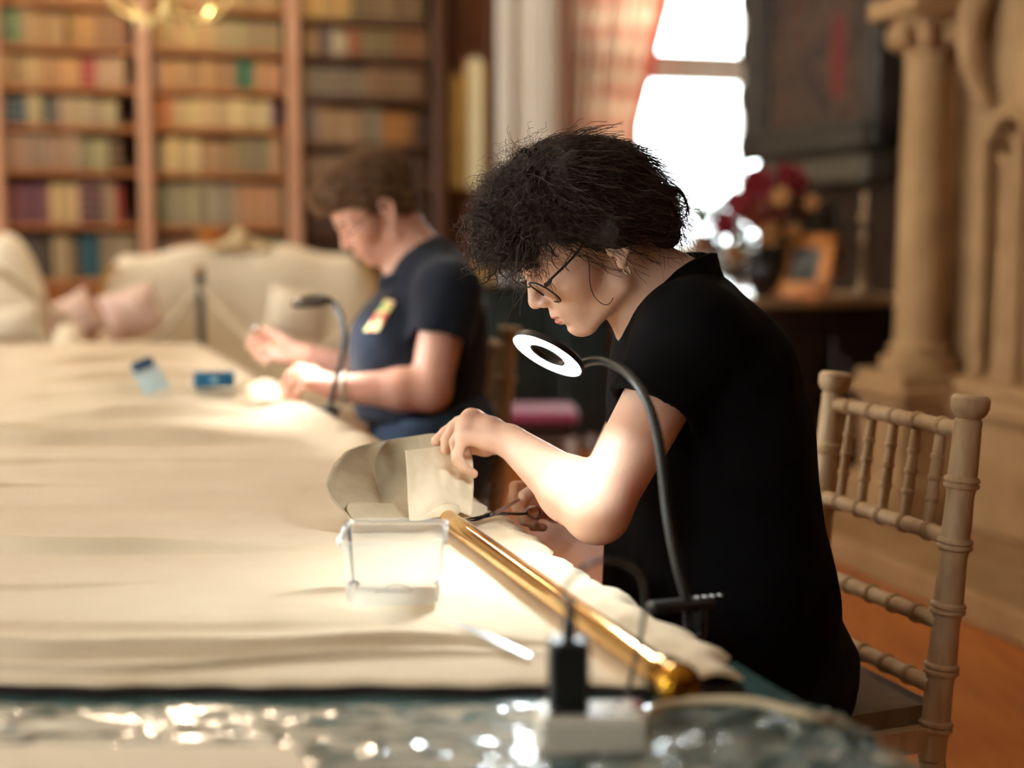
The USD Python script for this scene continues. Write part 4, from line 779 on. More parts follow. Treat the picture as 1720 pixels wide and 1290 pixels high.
# the part that the near woman has lifted lies over the pole's end
cl = thing('curtain_cloth', 'long cream lined cloth spread in soft folds along the table', 'cloth', (-.9, 2.8, TZ))
obj('cloth_face', sheet(np.stack([CX, CY, CH], -1)), CLOTH, cl, smooth=True)
ii = np.arange(0, nr, 6); jj = np.arange(0, nc, 5); bot = np.stack([CX, CY, np.full_like(CX, TZ + .0055)], -1)
rim_ = np.concatenate([np.stack([CX[0], CY[0] - .004, CX[0] * 0], -1)[::-1], np.stack([CX[:, -1] - .004, CY[:, -1], CX[:, -1] * 0], -1)[::1][1:]])[:, :2]
lo_, hi_ = TZ + .001, CZ - .0052
hemr = np.concatenate([np.stack([CX[0], CY[0] - .003], -1), np.stack([CX[1:, -1] - .014, CY[1:, -1]], -1)])
inner = np.concatenate([np.stack([CX[0] - .02, CY[0] + .05], -1), np.stack([CX[1:, -1] - .06, CY[1:, -1] + .02], -1)])
obj('dark_lining', sheet(np.array([np.c_[inner, np.full(len(inner), lo_)], np.c_[hemr, np.full(len(hemr), lo_)], np.c_[hemr + np.array([.001, -.003]), np.full(len(hemr), (lo_ + hi_) / 2)], np.c_[hemr, np.full(len(hemr), hi_)], np.c_[inner, np.full(len(inner), hi_ - .001)]])), LINING, cl, smooth=False, label='dark underside showing as a thin line at the near edge')
# lifted and turned-back corner, part of the same cloth
def Wp(l): return [W(*q) for q in l]
FL = dict(n=36, m=30, thick=.0016)
def wrinkled(m, seed, amp=.009):
    v = np.array(m.vertices); w = meshkit.fbm(v * np.array([38, 38, 26]) + seed, 3, seed) - .5; k = np.abs(2 * meshkit.noise(v * np.array([55, 55, 22]) + 7, seed) - 1); m.vertices = v + np.array([.25, -1, .15]) * (amp * w + .003 * (k - .5) * (amp > .004))[:, None]; return m
GREYCL = mat('unbleached_canvas', (184, 168, 140), (172, 155, 128), rough=.9, scale=30, bump=.2, bscale=800, bdist=.001)
obj('turned_back_sheet', wrinkled(loft([Wp([(572, 772, 2.04), (600, 751, 2.08), (650, 740, 2.09), (700, 732, 2.05), (738, 729, 2.0), (775, 735, 1.99)]), Wp([(580, 800, 2.07), (612, 790, 2.10), (655, 790, 2.10), (700, 785, 2.06), (740, 782, 2.01), (785, 790, 1.985)]), Wp([(598, 838, 2.04), (625, 835, 2.06), (660, 838, 2.05), (700, 838, 2.02), (745, 840, 1.99), (790, 846, 1.965)]), Wp([(610, 862, 1.97), (640, 862, 1.98), (670, 862, 1.98), (710, 862, 1.97), (750, 866, 1.95), (800, 868, 1.94)])], **FL), 1), GREYCL, cl, smooth=True)
obj('turned_back_roll', wrinkled(loft([Wp([(650, 741, 2.09), (630, 775, 2.07), (632, 815, 2.03), (640, 846, 1.98)]), Wp([(612, 747, 2.08), (592, 785, 2.03), (606, 825, 1.97), (622, 850, 1.945)]), Wp([(588, 757, 2.05), (566, 797, 1.985), (580, 838, 1.93), (600, 858, 1.915)]), Wp([(568, 771, 2.03), (550, 806, 1.96), (566, 846, 1.905), (588, 866, 1.90)]), Wp([(560, 785, 2.0), (553, 815, 1.945), (573, 852, 1.895), (594, 872, 1.888)])], **FL), 2), GREYCL, cl, smooth=True)
obj('turned_back_roll', wrinkled(loft([Wp([(588, 866, 1.90), (584, 850, 1.905), (596, 844, 1.92), (640, 846, 1.94), (690, 832, 1.955)]), Wp([(594, 872, 1.888), (590, 858, 1.893), (602, 852, 1.90), (645, 854, 1.92), (690, 848, 1.93)]), Wp([(600, 875, 1.88), (610, 874, 1.88), (630, 875, 1.88), (660, 874, 1.885), (694, 870, 1.89)])], **FL), 3), GREYCL, cl, smooth=True)
obj('held_corner', wrinkled(loft([Wp([(681, 757, 1.955), (706, 755, 1.965), (735, 750, 1.975), (762, 745, 1.98), (790, 752, 1.975)]), Wp([(683, 790, 1.935), (708, 786, 1.945), (738, 780, 1.955), (768, 776, 1.96), (795, 786, 1.955)]), Wp([(684, 822, 1.92), (710, 818, 1.925), (740, 812, 1.93), (770, 812, 1.94), (796, 826, 1.94)]), Wp([(686, 852, 1.895), (708, 846, 1.90), (735, 836, 1.91), (765, 836, 1.925), (794, 852, 1.925)]), Wp([(687, 874, 1.882), (702, 873, 1.885), (724, 858, 1.895), (756, 855, 1.915), (792, 868, 1.915)])], **FL), 4), CLOTH, cl, smooth=True)
obj('held_corner', wrinkled(loft([Wp([(724, 858, 1.893), (750, 846, 1.91), (770, 850, 1.92)]), Wp([(706, 870, 1.882), (735, 858, 1.892), (768, 864, 1.91)]), Wp([(690, 875, 1.878), (712, 874, 1.88), (730, 868, 1.886)])], n=14, m=10, thick=.0016), 5), CLOTH, cl, smooth=True)
obj('held_corner', wrinkled(loft([Wp([(782, 840, 1.95), (800, 843, 1.955), (818, 852, 1.96)]), Wp([(780, 868, 1.93), (800, 868, 1.935), (820, 860, 1.95)])], n=14, m=8, thick=.0016), 6), CLOTH, cl, smooth=True)
obj('turned_back_roll', wrinkled(loft([Wp([(414, 660, 3.22), (424, 641, 3.26), (448, 636, 3.28), (470, 645, 3.27), (488, 660, 3.24)]), Wp([(420, 668, 3.17), (432, 652, 3.19), (452, 648, 3.2), (470, 656, 3.2), (486, 668, 3.2)]), Wp([(430, 678, 3.13), (446, 672, 3.13), (462, 674, 3.13), (474, 676, 3.14), (484, 678, 3.15)])], n=22, m=16, thick=.0016), 7, .001), CLOTH, cl, smooth=True)
# ------------------------------------------------------------------ brass pole with a ball finial, lying on the cloth
BRASS = mat('polished_brass', (222, 180, 112), (206, 160, 92), rough=.16, metal=1.0, scale=30)
BRASSD = mat('amber_brass', (176, 130, 44), (150, 104, 30), rough=.1, metal=1.0, scale=16)
pr_ = .0135; pa, pb = T(1124, 1140, CZ + pr_ + .004), T(742, 866, CZ + pr_ + .004); pd = (pa - pb) / np.linalg.norm(pa - pb); pb = pb - pd * .06
bp = thing('brass_pole', 'polished brass curtain pole with a ball end lying along the cloth', 'curtain pole', pa - Z * pr_)
obj('pole', lathe([(pr_ * .9, 0), (pr_, .001), (pr_, np.linalg.norm(pb - pa))], 40, pa, pb), BRASS, bp, smooth=40)
bc_ = pa + pd * .02
m = trimesh.creation.icosphere(3, .0205); m.apply_translation(bc_); obj('finial', m, BRASSD, bp, smooth=True, label='amber coloured ball end')
obj('collar', cat_([lathe([(.012, 0), (.0185, .001), (.0185, .006), (.015, .008), (.015, .011), (.018, .013), (.018, .016), (.012, .017)], 32, pa - pd * .012, pa + pd)]), BRASS, bp)
# ------------------------------------------------------------------ clip-on ring lamps
LAMPE = usdkit.material(stage, '/World/Looks/ring_light', {'e': ('emission', {'color': (.86, .97, 1.0), 'strength': 128.0})}, [], surface='e.emission')
LAMPE2 = usdkit.material(stage, '/World/Looks/ring_light_dim', {'e': ('emission', {'color': (.95, .98, 1.0), 'strength': 150.0})}, [], surface='e.emission')
def ring_lamp(label, rc, nrm, R, r, path, rn, clampM, csize, mirror=0):
    nrm = np.asarray(nrm, float) / np.linalg.norm(nrm); L = thing('ring_lamp', label, 'lamp', clampM[:3, 3])
    F_ = frame(rc, nrm)
    def an(prof): m = lathe(prof + prof[:1], 56, caps=False); m.apply_transform(F_); return m
    obj('housing', an([(r - .002, .001), (r - .002, -.004), (r + .001, -.007), (R - .002, -.007), (R + .002, -.004), (R + .002, .0036), (R + .0005, .0036), (R, -.002), (r, -.002), (r, .0026)]), BLACKPLASTIC, L, smooth=40)
    obj('light_ring', an([(r + .0005, .001), (r + .002, .0018), (R - .002, .0018), (R - .0005, .001), (R - .0005, -.001), (r + .0005, -.001)]), LAMPE2 if mirror else LAMPE, L, smooth=40)
    obj('gooseneck', tube(spline(path, 70), np.full(70, rn) * (1 + .04 * np.sin(np.arange(70) * 3.1)), 12), BLACKRUBBER, L, smooth=True)
    b = lambda a, c, bev=.002: (lambda m: (m.apply_transform(clampM), m)[1])(box(np.array(a, float), np.array(c, float), bev))
    w, d = csize
    cl_ = obj('clamp', cat_([b((-w, -d, -.002), (w, d, .010), .004), b((-w * .9, -d * .8, -.036), (w * .75, d * .8, -.029), .003), b((w * .6, -d * .7, -.034), (w * .78, d * .7, .004), .003)]), BLACKPLASTIC, L)
    obj('clamp_spring', (lambda m: (m.apply_transform(clampM), m)[1])(tube(np.array([[w * .3 + .007 * math.cos(q), .0 + .007 * math.sin(q), -.028 + q * .0008] for q in np.linspace(0, 30, 80)]), .0012, 6)), BLACKPLASTIC, cl_)
    for k in range(4): obj('button', b((w * .45 + k * .009, -d * .45, .010), (w * .45 + k * .009 + .004, d * .3, .0112), .0005), mat('lamp_button', (196, 200, 204), rough=.4), cl_)
    return L
n1 = np.array([-.45, -.36, -.80]); rc1 = W(921, 594, 1.70)
cM = frame(W(1143, 1022, 1.47), Z, W(1205, 1014, 1.485) - W(1080, 1032, 1.455))
ring_lamp('black gooseneck clip lamp with a glowing white ring by the near woman', rc1, n1, .0443, .0245, [W(976, 612, 1.695), W(1003, 605, 1.68), W(1035, 614, 1.65), W(1070, 645, 1.60), W(1098, 705, 1.55), W(1112, 780, 1.52), W(1122, 870, 1.49), W(1140, 960, 1.475), W(1156, 1016, 1.47)], .0055, cM, (.038, .010))
rc2 = W(521, 507, 3.12); cM2 = frame(W(548, 692, 3.05) , Z, np.array([.95, .3, 0]))
ring_lamp('black gooseneck clip lamp seen edge-on beside the farther woman', rc2, (.06, .2, -1), .039, .021, [W(549, 502, 3.12), W(562, 512, 3.12), W(574, 535, 3.11), W(578, 575, 3.09), W(570, 620, 3.07), W(560, 655, 3.06), W(556, 690, 3.05)], .006, cM2, (.03, .010), 1)
# ------------------------------------------------------------------ small things on the table
TUBM = usdkit.material(stage, '/World/Looks/translucent_tub', {'t': ('transparent_bsdf', {'color': (.97, .98, .98)}), 'd': ('diffuse_bsdf', {'color': lin(236, 240, 240)}), 'tr': ('translucent_bsdf', {'color': lin(236, 240, 240)}), 'm1': ('mix_closure', {'fac': .5}), 'm2': ('mix_closure', {'fac': .2}), 'g': ('glossy_bsdf', {'roughness': .15, 'color': (1, 1, 1)}), 'f': ('fresnel', {'IOR': 1.22}), 'm': ('mix_closure', {})},
    [('d.BSDF', 'm1.closure1'), ('tr.BSDF', 'm1.closure2'), ('t.BSDF', 'm2.closure1'), ('m1.closure', 'm2.closure2'), ('m2.closure', 'm.closure1'), ('g.BSDF', 'm.closure2'), ('f.fac', 'm.fac')], surface='m.closure')
def rrect(w, d, r, n=6):
    return np.array(Pg_([(-w / 2 + r, -d / 2 + r), (w / 2 - r, -d / 2 + r), (w / 2 - r, d / 2 - r), (-w / 2 + r, d / 2 - r)]).buffer(r, quad_segs=n).exterior.coords)
zt0 = CZ + .003; tc0 = W(664, 1000, 1.555); tc0[2] = zt0; tub = thing('plastic_tub', 'translucent white plastic tub with a rim beside the brass pole', 'tub', tc0)
def tub_mesh():
    w, d, hgt = .100, .108, .068; rings = [(.90, .001, 0), (1.0, .005, 0), (1.10, hgt, 0), (1.175, hgt + .001, 0), (1.185, hgt + .006, 0), (1.13, hgt + .007, 0), (1.085, hgt + .003, 0)]
    R0 = rrect(w, d, .012)[:-1]; P = np.array([np.c_[R0 * s, np.full(len(R0), z)] for s, z, _ in rings]); P = np.concatenate([P, P[:, :1]], 1); m = sheet(P)
    b = len(m.vertices); k = len(R0); v = np.vstack([m.vertices, [0, 0, .001]]); n_ = k + 1
    f = np.vstack([m.faces, [[b, i + 1, i] for i in range(k)]]); return tm(v, f)
m = tub_mesh(); m.apply_transform(frame(tc0, Z, np.array([1, .03, 0]))); obj('tub_wall', m, TUBM, tub, smooth=30)
obj('thread_scraps', tube(spline([tc0 + np.array([-.02, -.02, .009]), tc0 + np.array([0, -.03, .012]), tc0 + np.array([.02, -.015, .009]), tc0 + np.array([.005, 0, .012]), tc0 + np.array([-.01, -.01, .01])], 30), .0006, 5), mat('brown_thread', (120, 84, 60), rough=.9), tub)
tw = [T(745, 1043, CZ + .006), T(790, 1056, CZ + .01), T(840, 1078, CZ + .009), T(890, 1102, CZ + .006)]
tz = thing('tweezers', 'fine steel tweezers with pale flat arms lying on the bright cloth', 'tweezers', tw[0])
for k, sg in enumerate((1, -1)):
    off = np.array([.0, -.006, 0]) * sg; P = spline([tw[0], tw[1] + off * .8, tw[2] + off, tw[3] + off * .3], 30); wd = np.interp(np.linspace(0, 1, 30), [0, .35, .6, 1], [.0006, .0018, .0034, .003]); dr = np.gradient(P, axis=0); sd = np.cross(dr, Z); sd /= np.linalg.norm(sd, axis=1, keepdims=True)
    obj('arm', sheet(np.stack([P - sd * wd[:, None], P + sd * wd[:, None]], 1), .0012), mat('pale_steel', (224, 228, 230), rough=.3, metal=.7), tz)
# embroidery scissors in the near woman's right hand
sc_ = thing('scissors', 'small steel scissors in the hand of the woman under the lamp', 'scissors', W(785, 872, 1.985))
pv = W(826, 864, 1.955); tipA, tipB = W(783, 872, 1.915), W(786, 873, 1.92)
hA, hB = W(893, 828, 1.985), W(886, 862, 1.975)
def flat(pts, w, th):
    P = spline(pts, 24); w = np.interp(np.linspace(0, 1, 24), np.linspace(0, 1, len(w)), w); dr = np.gradient(P, axis=0); s_ = np.cross(dr, [0, -1.0, .3]); s_ /= np.linalg.norm(s_, axis=1, keepdims=True); return sheet(np.stack([P - s_ * w[:, None], P + s_ * w[:, None]], 1), th)
obj('blade', flat([tipA, W(805, 869, 1.935), pv, W(860, 846, 1.97), hA], [.0004, .0022, .0034, .002, .0018], .0016), STEEL, sc_); obj('blade', flat([tipB, W(806, 871, 1.94), pv + np.array([0, .002, 0]), W(858, 863, 1.965), hB], [.0004, .002, .0032, .0018, .0018], .0016), mat('dull_steel', (92, 92, 92), rough=.35, metal=1.0), sc_)
for c_, nm in ((hA, (.2, 1, .3)), (hB, (.1, 1, .4))):
    r_ = trimesh.creation.torus(.0095, .0016, major_sections=24, minor_sections=8); r_.apply_transform(frame(c_ + np.array([.008, 0, .002]), nm)); obj('finger_loop', r_, STEEL, sc_)
obj('pivot_screw', lathe([(.0025, -.003), (.003, 0), (.0026, .003)], 12, pv, pv + np.array([0, -1, .3])), STEEL, sc_)
# needle and glint in the far woman's raised fingers come with her; blue things on the far cloth
BLUE = mat('blue_plastic', (34, 112, 150), (28, 96, 134), rough=.35, scale=10); PALEB = mat('pale_blue_plastic', (150, 196, 208), rough=.3)
def on_cloth(px, py, dz=.03): return T(px, py, CZ + dz)
o = on_cloth(360, 646); bx2 = thing('pincushion_case', 'blue plastic case lying on the far part of the cloth', 'case', o)
Mb = frame(o, Z, np.array([1, .22, 0]))
def bxm(a, b, bev): m = box(np.array(a, float), np.array(b, float), bev); m.apply_transform(Mb); return m
obj('case_body', bxm((-.05, -.02, -.006), (.05, .02, .018), .006), BLUE, bx2); obj('lid', bxm((-.051, -.021, .0185), (.051, .021, .032), .006), BLUE, bx2); obj('latch', bxm((-.008, -.0205, .008), (.008, -.0185, .02), .0008), PALEB, bx2)
o = on_cloth(256, 650); sp2 = thing('thread_pouch', 'clear pouch with a dark blue clip at its top on the far cloth', 'pouch', o); Mb = frame(o + Z * .012, np.array([.35, -.75, .6]), np.array([-.55, .35, .75]))
P = np.array([[[x, y, .010 * (1 - (x / .04) ** 2) * (1 - (y / .034) ** 2) + .001] for x in np.linspace(-.03, .045, 16)] for y in np.linspace(-.034, .034, 14)]); m = sheet(P, .001); m.apply_transform(Mb); obj('pouch_bag', m, usdkit.material(stage, '/World/Looks/pouch_film', {'t': ('transparent_bsdf', {'color': (.9, .96, 1)}), 'd': ('diffuse_bsdf', {'color': lin(186, 214, 224)}), 'm': ('mix_closure', {'fac': .45})}, [('t.BSDF', 'm.closure1'), ('d.BSDF', 'm.closure2')], surface='m.closure'), sp2, smooth=True)
obj('clip', bxm((.040, -.028, -.006), (.062, .028, .016), .005), mat('dark_blue_plastic', (24, 66, 104), rough=.35), sp2)
# power block, black plug, leads
PWH = mat('white_socket_plastic', (206, 198, 180), rough=.4)
pq = T(1000, 1262, TZ + .006); ps = thing('power_strip', 'white multi-socket power block on the plastic at the front of the table', 'power strip', pq); Mb = frame(pq, Z, np.array([1, .05, 0]))
obj('block', bxm((-.047, -.004, 0), (.044, .046, .028), .005), PWH, ps); obj('base_rim', bxm((-.049, -.006, -.002), (.046, .048, .006), .003), PWH, ps)
for x in (.022,):
    for a, b, c, d in ((-.002, .026, .002, .034), (-.011, .012, -.005, .016), (.005, .012, .011, .016)): obj('socket_slot', bxm((x + a, b, .0275), (x + c, d, .0285), .0002), BLACKPLASTIC, ps)
obj('switch', bxm((.034, .016, .027), (.040, .03, .032), .001), mat('red_switch', (150, 50, 40), rough=.4), ps)
ad = thing('charger_plug', 'black plug charger standing in the white power block', 'charger', pq + np.array([-.0215, .016, .0285])); Mb = frame(pq + np.array([-.0215, .016, .0285]), Z, np.array([1, .05, 0]))
obj('charger_body', bxm((-.0165, -.013, 0), (.0165, .013, .06), .003), BLACKPLASTIC, ad); tp = (Mb @ np.array([0, 0, .06, 1]))[:3]
obj('strain_relief', lathe([(.0055, 0), (.006, .003), (.0055, .008), (.0056, .010), (.0046, .018), (.0047, .02), (.003, .034), (.0018, .036)], 14, tp, tp + Z + np.array([.06, 0, 0])), BLACKRUBBER, ad)
obj('cable', tube(spline([tp + Z * .033 + np.array([.002, 0, 0]), W(960, 972, 1.17), W(985, 950, 1.18), W(1020, 940, 1.2), W(1052, 946, 1.22), W(1077, 968, 1.24), W(1083, 1010, 1.25), W(1076, 1070, 1.25), W(1062, 1130, 1.22), W(1050, 1180, 1.19), W(1030, 1228, 1.15), T(1000, 1268, TZ + .006), T(940, 1284, TZ + .006), T(870, 1283, TZ + .006), T(800, 1296, TZ + .006)], 110), .0021, 8), BLACKRUBBER, ad, smooth=True)
obj('extension_lead', tube(spline([pq + np.array([.043, .03, .016]), T(1120, 1184, TZ + .022), T(1200, 1176, TZ + .028), T(1290, 1184, TZ + .030), T(1370, 1206, TZ + .026), W(1425, 1222, 1.16), W(1450, 1245, 1.15), W(1465, 1300, 1.13)], 80), .0036, 10), mat('cream_flex', (206, 184, 148), rough=.45), None, smooth=True, label='cream extension lead running from the power block over the right table corner', cat='cable')
# board in the near left corner
q = [T(-60, 1300, TZ + .014), T(524, 1300, TZ + .014), T(526, 1252, TZ + .014), T(-60, 1254, TZ + .014)]
bd = thing('card_sheet', 'pale beige card lying on the plastic at the near left corner', 'card', q[0])
P = np.array([[q[0] + (q[1] - q[0]) * x + (q[3] - q[0]) * y * 1.0 for x in np.linspace(0, 1, 20)] for y in np.linspace(-1.5, 1, 8)]); obj('card', sheet(P, .003), mat('beige_card', (228, 214, 190), (222, 206, 182), rough=.8, scale=6), bd, smooth=30)
# ------------------------------------------------------------------ people
MM = 1e-3
class Pose:
    """The head's frame from the pose fitted to the photograph: origin between the ears, x forward, y left, z up (mm)."""
    def __init__(s, O, yaw, pitch):
        s.O = np.array(O, float); f = np.array([-math.cos(yaw), -math.sin(yaw), 0]); s.l = np.cross(Z, f)
        s.H = np.stack([f * math.cos(pitch) - Z * math.sin(pitch), s.l, f * math.sin(pitch) + Z * math.cos(pitch)], 1)
    def __call__(s, x, y, z): return s.O + s.H @ (np.array([x, y, z], float) * MM)
def head_field(F, P):
    H = P.H; E = lambda c, r, k, op='u': F.ell(P(*c), np.array(r) * MM, H, k * MM, op)
    Cp = lambda a, b, ra, rb, k, op='u': F.cap(P(*a), P(*b), ra * MM, rb * MM, k * MM, op)
    E((-4, 0, 52), (96, 73, 78), 10); E((32, 0, 44), (67, 63, 58), 20); E((45, 0, -12), (52, 57, 60), 22)
    for s in (1, -1):
        Cp((6, s * 45, -52), (66, s * 14, -80), 17, 12, 22)
        E((56, s * 43, -10), (25, 19, 18), 20); Cp((90, s * 10, 27), (72, s * 46, 26), 9, 9, 14)
    E((73, 0, -78), (17, 18, 14), 14); E((70, 0, -48), (29, 31, 30), 16)
    for s in (1, -1): E((93, s * 31, 10), (15, 16, 10), 9, 's')
    for s in (1, -1): E((76, s * 31, 9), (13, 15, 12), 5)
    Cp((93, 0, 20), (109, 0, -13), 7, 8.5, 9); E((109, 0, -18), (10, 10, 8.5), 6)
    for s in (1, -1): E((100, s * 12, -23), (10, 6.5, 7), 6)
    for s in (1, -1): E((104, s * 6, -29), (5, 3, 4), 3, 's')
    E((92, 0, -46), (9, 21, 5.5), 8); E((90.5, 0, -57), (8.5, 19, 6), 7); E((99, 0, -51.2), (6, 21, 1.0), 3, 's'); E((95, 0, -67), (9, 16, 4), 6, 's')
    for s in (1, -1):                                               # ears: rim, bowl, lobe, tragus
        E((-10, s * 74, 5), (17, 5, 26), 5)
        rim = [(4, 71, 8), (4, 77, 24), (-7, 82, 33), (-20, 85, 27), (-25, 84, 8), (-18, 79, -12), (-6, 74, -24)]
        for a, b in zip(rim, rim[1:]): Cp((a[0], s * a[1], a[2]), (b[0], s * b[1], b[2]), 4.2, 4.2, 3)
        E((-2, s * 74, -25), (7, 4, 8), 4); E((-9, s * 81, 0), (9, 5, 12), 4, 's'); E((4, s * 73, -5), (4, 4, 6), 3)
def finger(F, pts, r0, r1, k=.004):
    pts = [np.asarray(p, float) for p in pts]; n = len(pts) - 1
    for i in range(n):
        ra, rb = r0 + (r1 - r0) * i / n, r0 + (r1 - r0) * (i + 1) / n
        F.cap(pts[i], pts[i + 1], ra, rb, k=.003 if i else k)
def hand(F, wrist, fingers, thumb, r=.0088, palm=.0125):
    for f in fingers: F.cap(wrist + (f[0] - wrist) * .12, f[0], palm * 1.15, palm * .95, k=.014)
    for a, b in zip(fingers, fingers[1:]): F.cap((a[0] + wrist) / 2, (b[0] + wrist) / 2, palm, palm, k=.012); F.cap(a[0], b[0], palm * .85, palm * .85, k=.008)
    F.cap(wrist, thumb[1], palm * 1.25, palm * .95, k=.014)
    for i, f in enumerate(fingers): finger(F, f, r * (1, 1.03, .97, .85)[i], r * (.82, .84, .8, .7)[i], k=.006)
    finger(F, thumb[1:], r * 1.2, r * .9, k=.008)
def nail(parent, pts, up, w=.0055, mat_=None):
    pass
def strands(name, P0, N0, flow, count, length, curl, material, parent, seed, width=.00035, lift=.004, npts=14, droop=0.0, freq=(1.5, 3.5), rnd=.28, body=None):
    """Hair as curves: each starts on a surface point, follows the flow along the surface and curls."""
    g = np.random.default_rng(seed); ii = g.integers(0, len(P0), count); p, n = P0[ii], N0[ii]; fl = flow[ii]
    fl = fl + g.normal(0, rnd, fl.shape); fl -= n * np.sum(fl * n, 1, keepdims=True) * .85; fl /= np.linalg.norm(fl, axis=1, keepdims=True) + 1e-9
    b = np.cross(fl, n); t = np.linspace(0, 1, npts)[None, :, None]; Ln = (length[ii] * g.uniform(.5, 1.2, count))[:, None, None]
    cr = (curl[ii] * g.uniform(.4, 1.4, count))[:, None, None]; ph = g.uniform(0, 6.28, count)[:, None, None]; fr = g.uniform(*freq, count)[:, None, None] * 6.28
    lf_ = (lift if np.ndim(lift) == 0 else lift[ii])
    lf_ = (np.broadcast_to(lf_, (count,)) * g.uniform(.2, 1.4, count))[:, None, None]
    q = p[:, None] + fl[:, None] * t * Ln + n[:, None] * (lf_ * np.sqrt(t) * 1.3) + (b[:, None] * np.cos(ph + fr * t) + n[:, None] * np.sin(ph + fr * t)) * cr * np.minimum(t * 3, 1) - n[:, None] * np.maximum(t - .55, 0) * lf_ * 1.5
    q[..., 2] -= (t[..., 0] ** 2) * droop
    if body is not None:
        ok = ~((body(q.reshape(-1, 3)) < -.0015).reshape(q.shape[:2])[:, 1:].any(1)); q = q[ok]; count = len(q)
    q = q.reshape(-1, 3); pp = str(parent.GetPath()); path = pp + '/' + numbered(pp, name)
    c = UsdGeom.BasisCurves.Define(stage, path); c.CreateTypeAttr('linear'); c.CreateWrapAttr('nonperiodic')
    base = BASE.get(pp); base = np.zeros(3) if base is None else base
    c.CreatePointsAttr(Vt.Vec3fArray.FromNumpy((q - base).astype(np.float32))); c.CreateCurveVertexCountsAttr(Vt.IntArray.FromNumpy(np.full(count, npts, np.int32)))
    c.CreateWidthsAttr(Vt.FloatArray.FromNumpy(np.full(len(q), width, np.float32))); c.SetWidthsInterpolation('vertex')
    UsdShade.MaterialBindingAPI.Apply(c.GetPrim()).Bind(material); tag(c, kind='stuff')
    return c.GetPrim()
def fold_noise(o, along, scale, amp, seed):
    along = along / np.linalg.norm(along)
    def fn(p):
        q = p - o; a = q @ along; r = q - a[:, None] * along
        return amp * (meshkit.fbm(np.concatenate([(r / scale), (a / scale * .35)[:, None]], 1)[:, :3] + 31.7, 3, seed) - .5)
    return fn

# ---- the woman in the black polo shirt, foreground
P1 = Pose((.1134, 1.93, 1.136), .2, .57)
fw1 = np.array([-.955, -.297, 0]); fw1 /= np.linalg.norm(fw1); lf1 = np.cross(Z, fw1); Q1 = np.array([.285, 1.985, 0])
def S1(px, py, off=0.0): return PL(px, py, Q1 + lf1 * off, lf1)
def H1(px, py, off=0.0): return PL(px, py, P1.O + P1.l * off, P1.l)
w1 = thing('person', 'person in black polo shirt and wire glasses, dark hair in a bun, bowed over scissors', 'person', (.33, 2.02, 0))
shoL, elbL, wriL = W(1163, 566, 1.855), W(1003, 858, 1.765), W(866, 748, 1.925)
shoR, elbR, wriR = S1(1150, 556, -.165), W(1012, 822, 2.16), W(938, 850, 2.06)
B = Field(); head_field(B, P1)
NA, NB = P1(-22, 0, -35), S1(1128, 512)
B.cap(NA, NB, .052, .06, k=.02, lat=lf1, ls=1.0)
B.cap(P1(-5, 0, -60), S1(1085, 540), .030, .045, k=.03)
B.cap(NB, S1(1180, 640), .06, .09, k=.04, lat=lf1, ls=1.5); B.cap(S1(1180, 640), S1(1220, 1020), .09, .1, k=.04, lat=lf1, ls=1.4); B.cap(S1(1220, 1020), S1(1270, 1120), .1, .115, k=.05, lat=lf1, ls=1.45)
for sh, el, wr, m in ((shoL, elbL, wriL, W(932, 800, 1.845)), (shoR, elbR, wriR, None)):
    B.cap(sh, el, .049, .0385, k=.03)
    if m is None: m = (el + wr) / 2
    dvec = (wr - el); q1 = el + dvec * .3
    B.cap(el, q1, .0385, .0400, k=.02); B.cap(q1, wr, .0400, .0245, k=.02)
iM, mM, rM, lM = W(800, 703, 1.985), W(791, 702, 1.968), W(781, 712, 1.95), W(779, 733, 1.93)
hand(B, W(858, 741, 1.935), [
    [iM, W(770, 709, 1.992), W(748, 726, 1.99), W(732, 741, 1.984)],
    [mM, W(762, 716, 1.975), W(750, 738, 1.972), W(748, 757, 1.972)],
    [rM, W(764, 742, 1.952), W(768, 772, 1.952), W(782, 790, 1.956)],
    [lM, W(767, 765, 1.925), W(779, 785, 1.928), W(796, 796, 1.936)]],
    [W(850, 745, 1.96), W(815, 752, 1.99), W(775, 752, 2.0), W(744, 748, 1.992)])
hand(B, wriR, [
    [W(893, 817, 2.045), W(865, 818, 2.02), W(862, 838, 2.0), W(868, 856, 1.99)],
    [W(903, 828, 2.04), W(876, 838, 2.005), W(873, 857, 1.99), W(886, 868, 1.985)],
    [W(910, 843, 2.035), W(880, 858, 2.0), W(880, 874, 1.988), W(897, 880, 1.985)],
    [W(916, 857, 2.03), W(892, 872, 2.0), W(896, 884, 1.99), W(912, 886, 1.99)]],
    [W(935, 842, 2.04), W(915, 828, 2.0), W(898, 822, 1.98), W(880, 832, 1.972)])
pts = np.array([shoL, elbL, wriL, shoR, elbR, wriR, P1(118, 0, 0), P1(-100, 0, 100), P1(0, 80, 130), P1(0, -80, 130), S1(1280, 1180, .25), S1(1280, 1180, -.25), W(725, 745, 1.98), S1(1330, 700)])
bm = nets(B, pts.min(0) - .07, pts.max(0) + .07, .0024)
obj('body', bm, SKIN, w1, smooth=True)
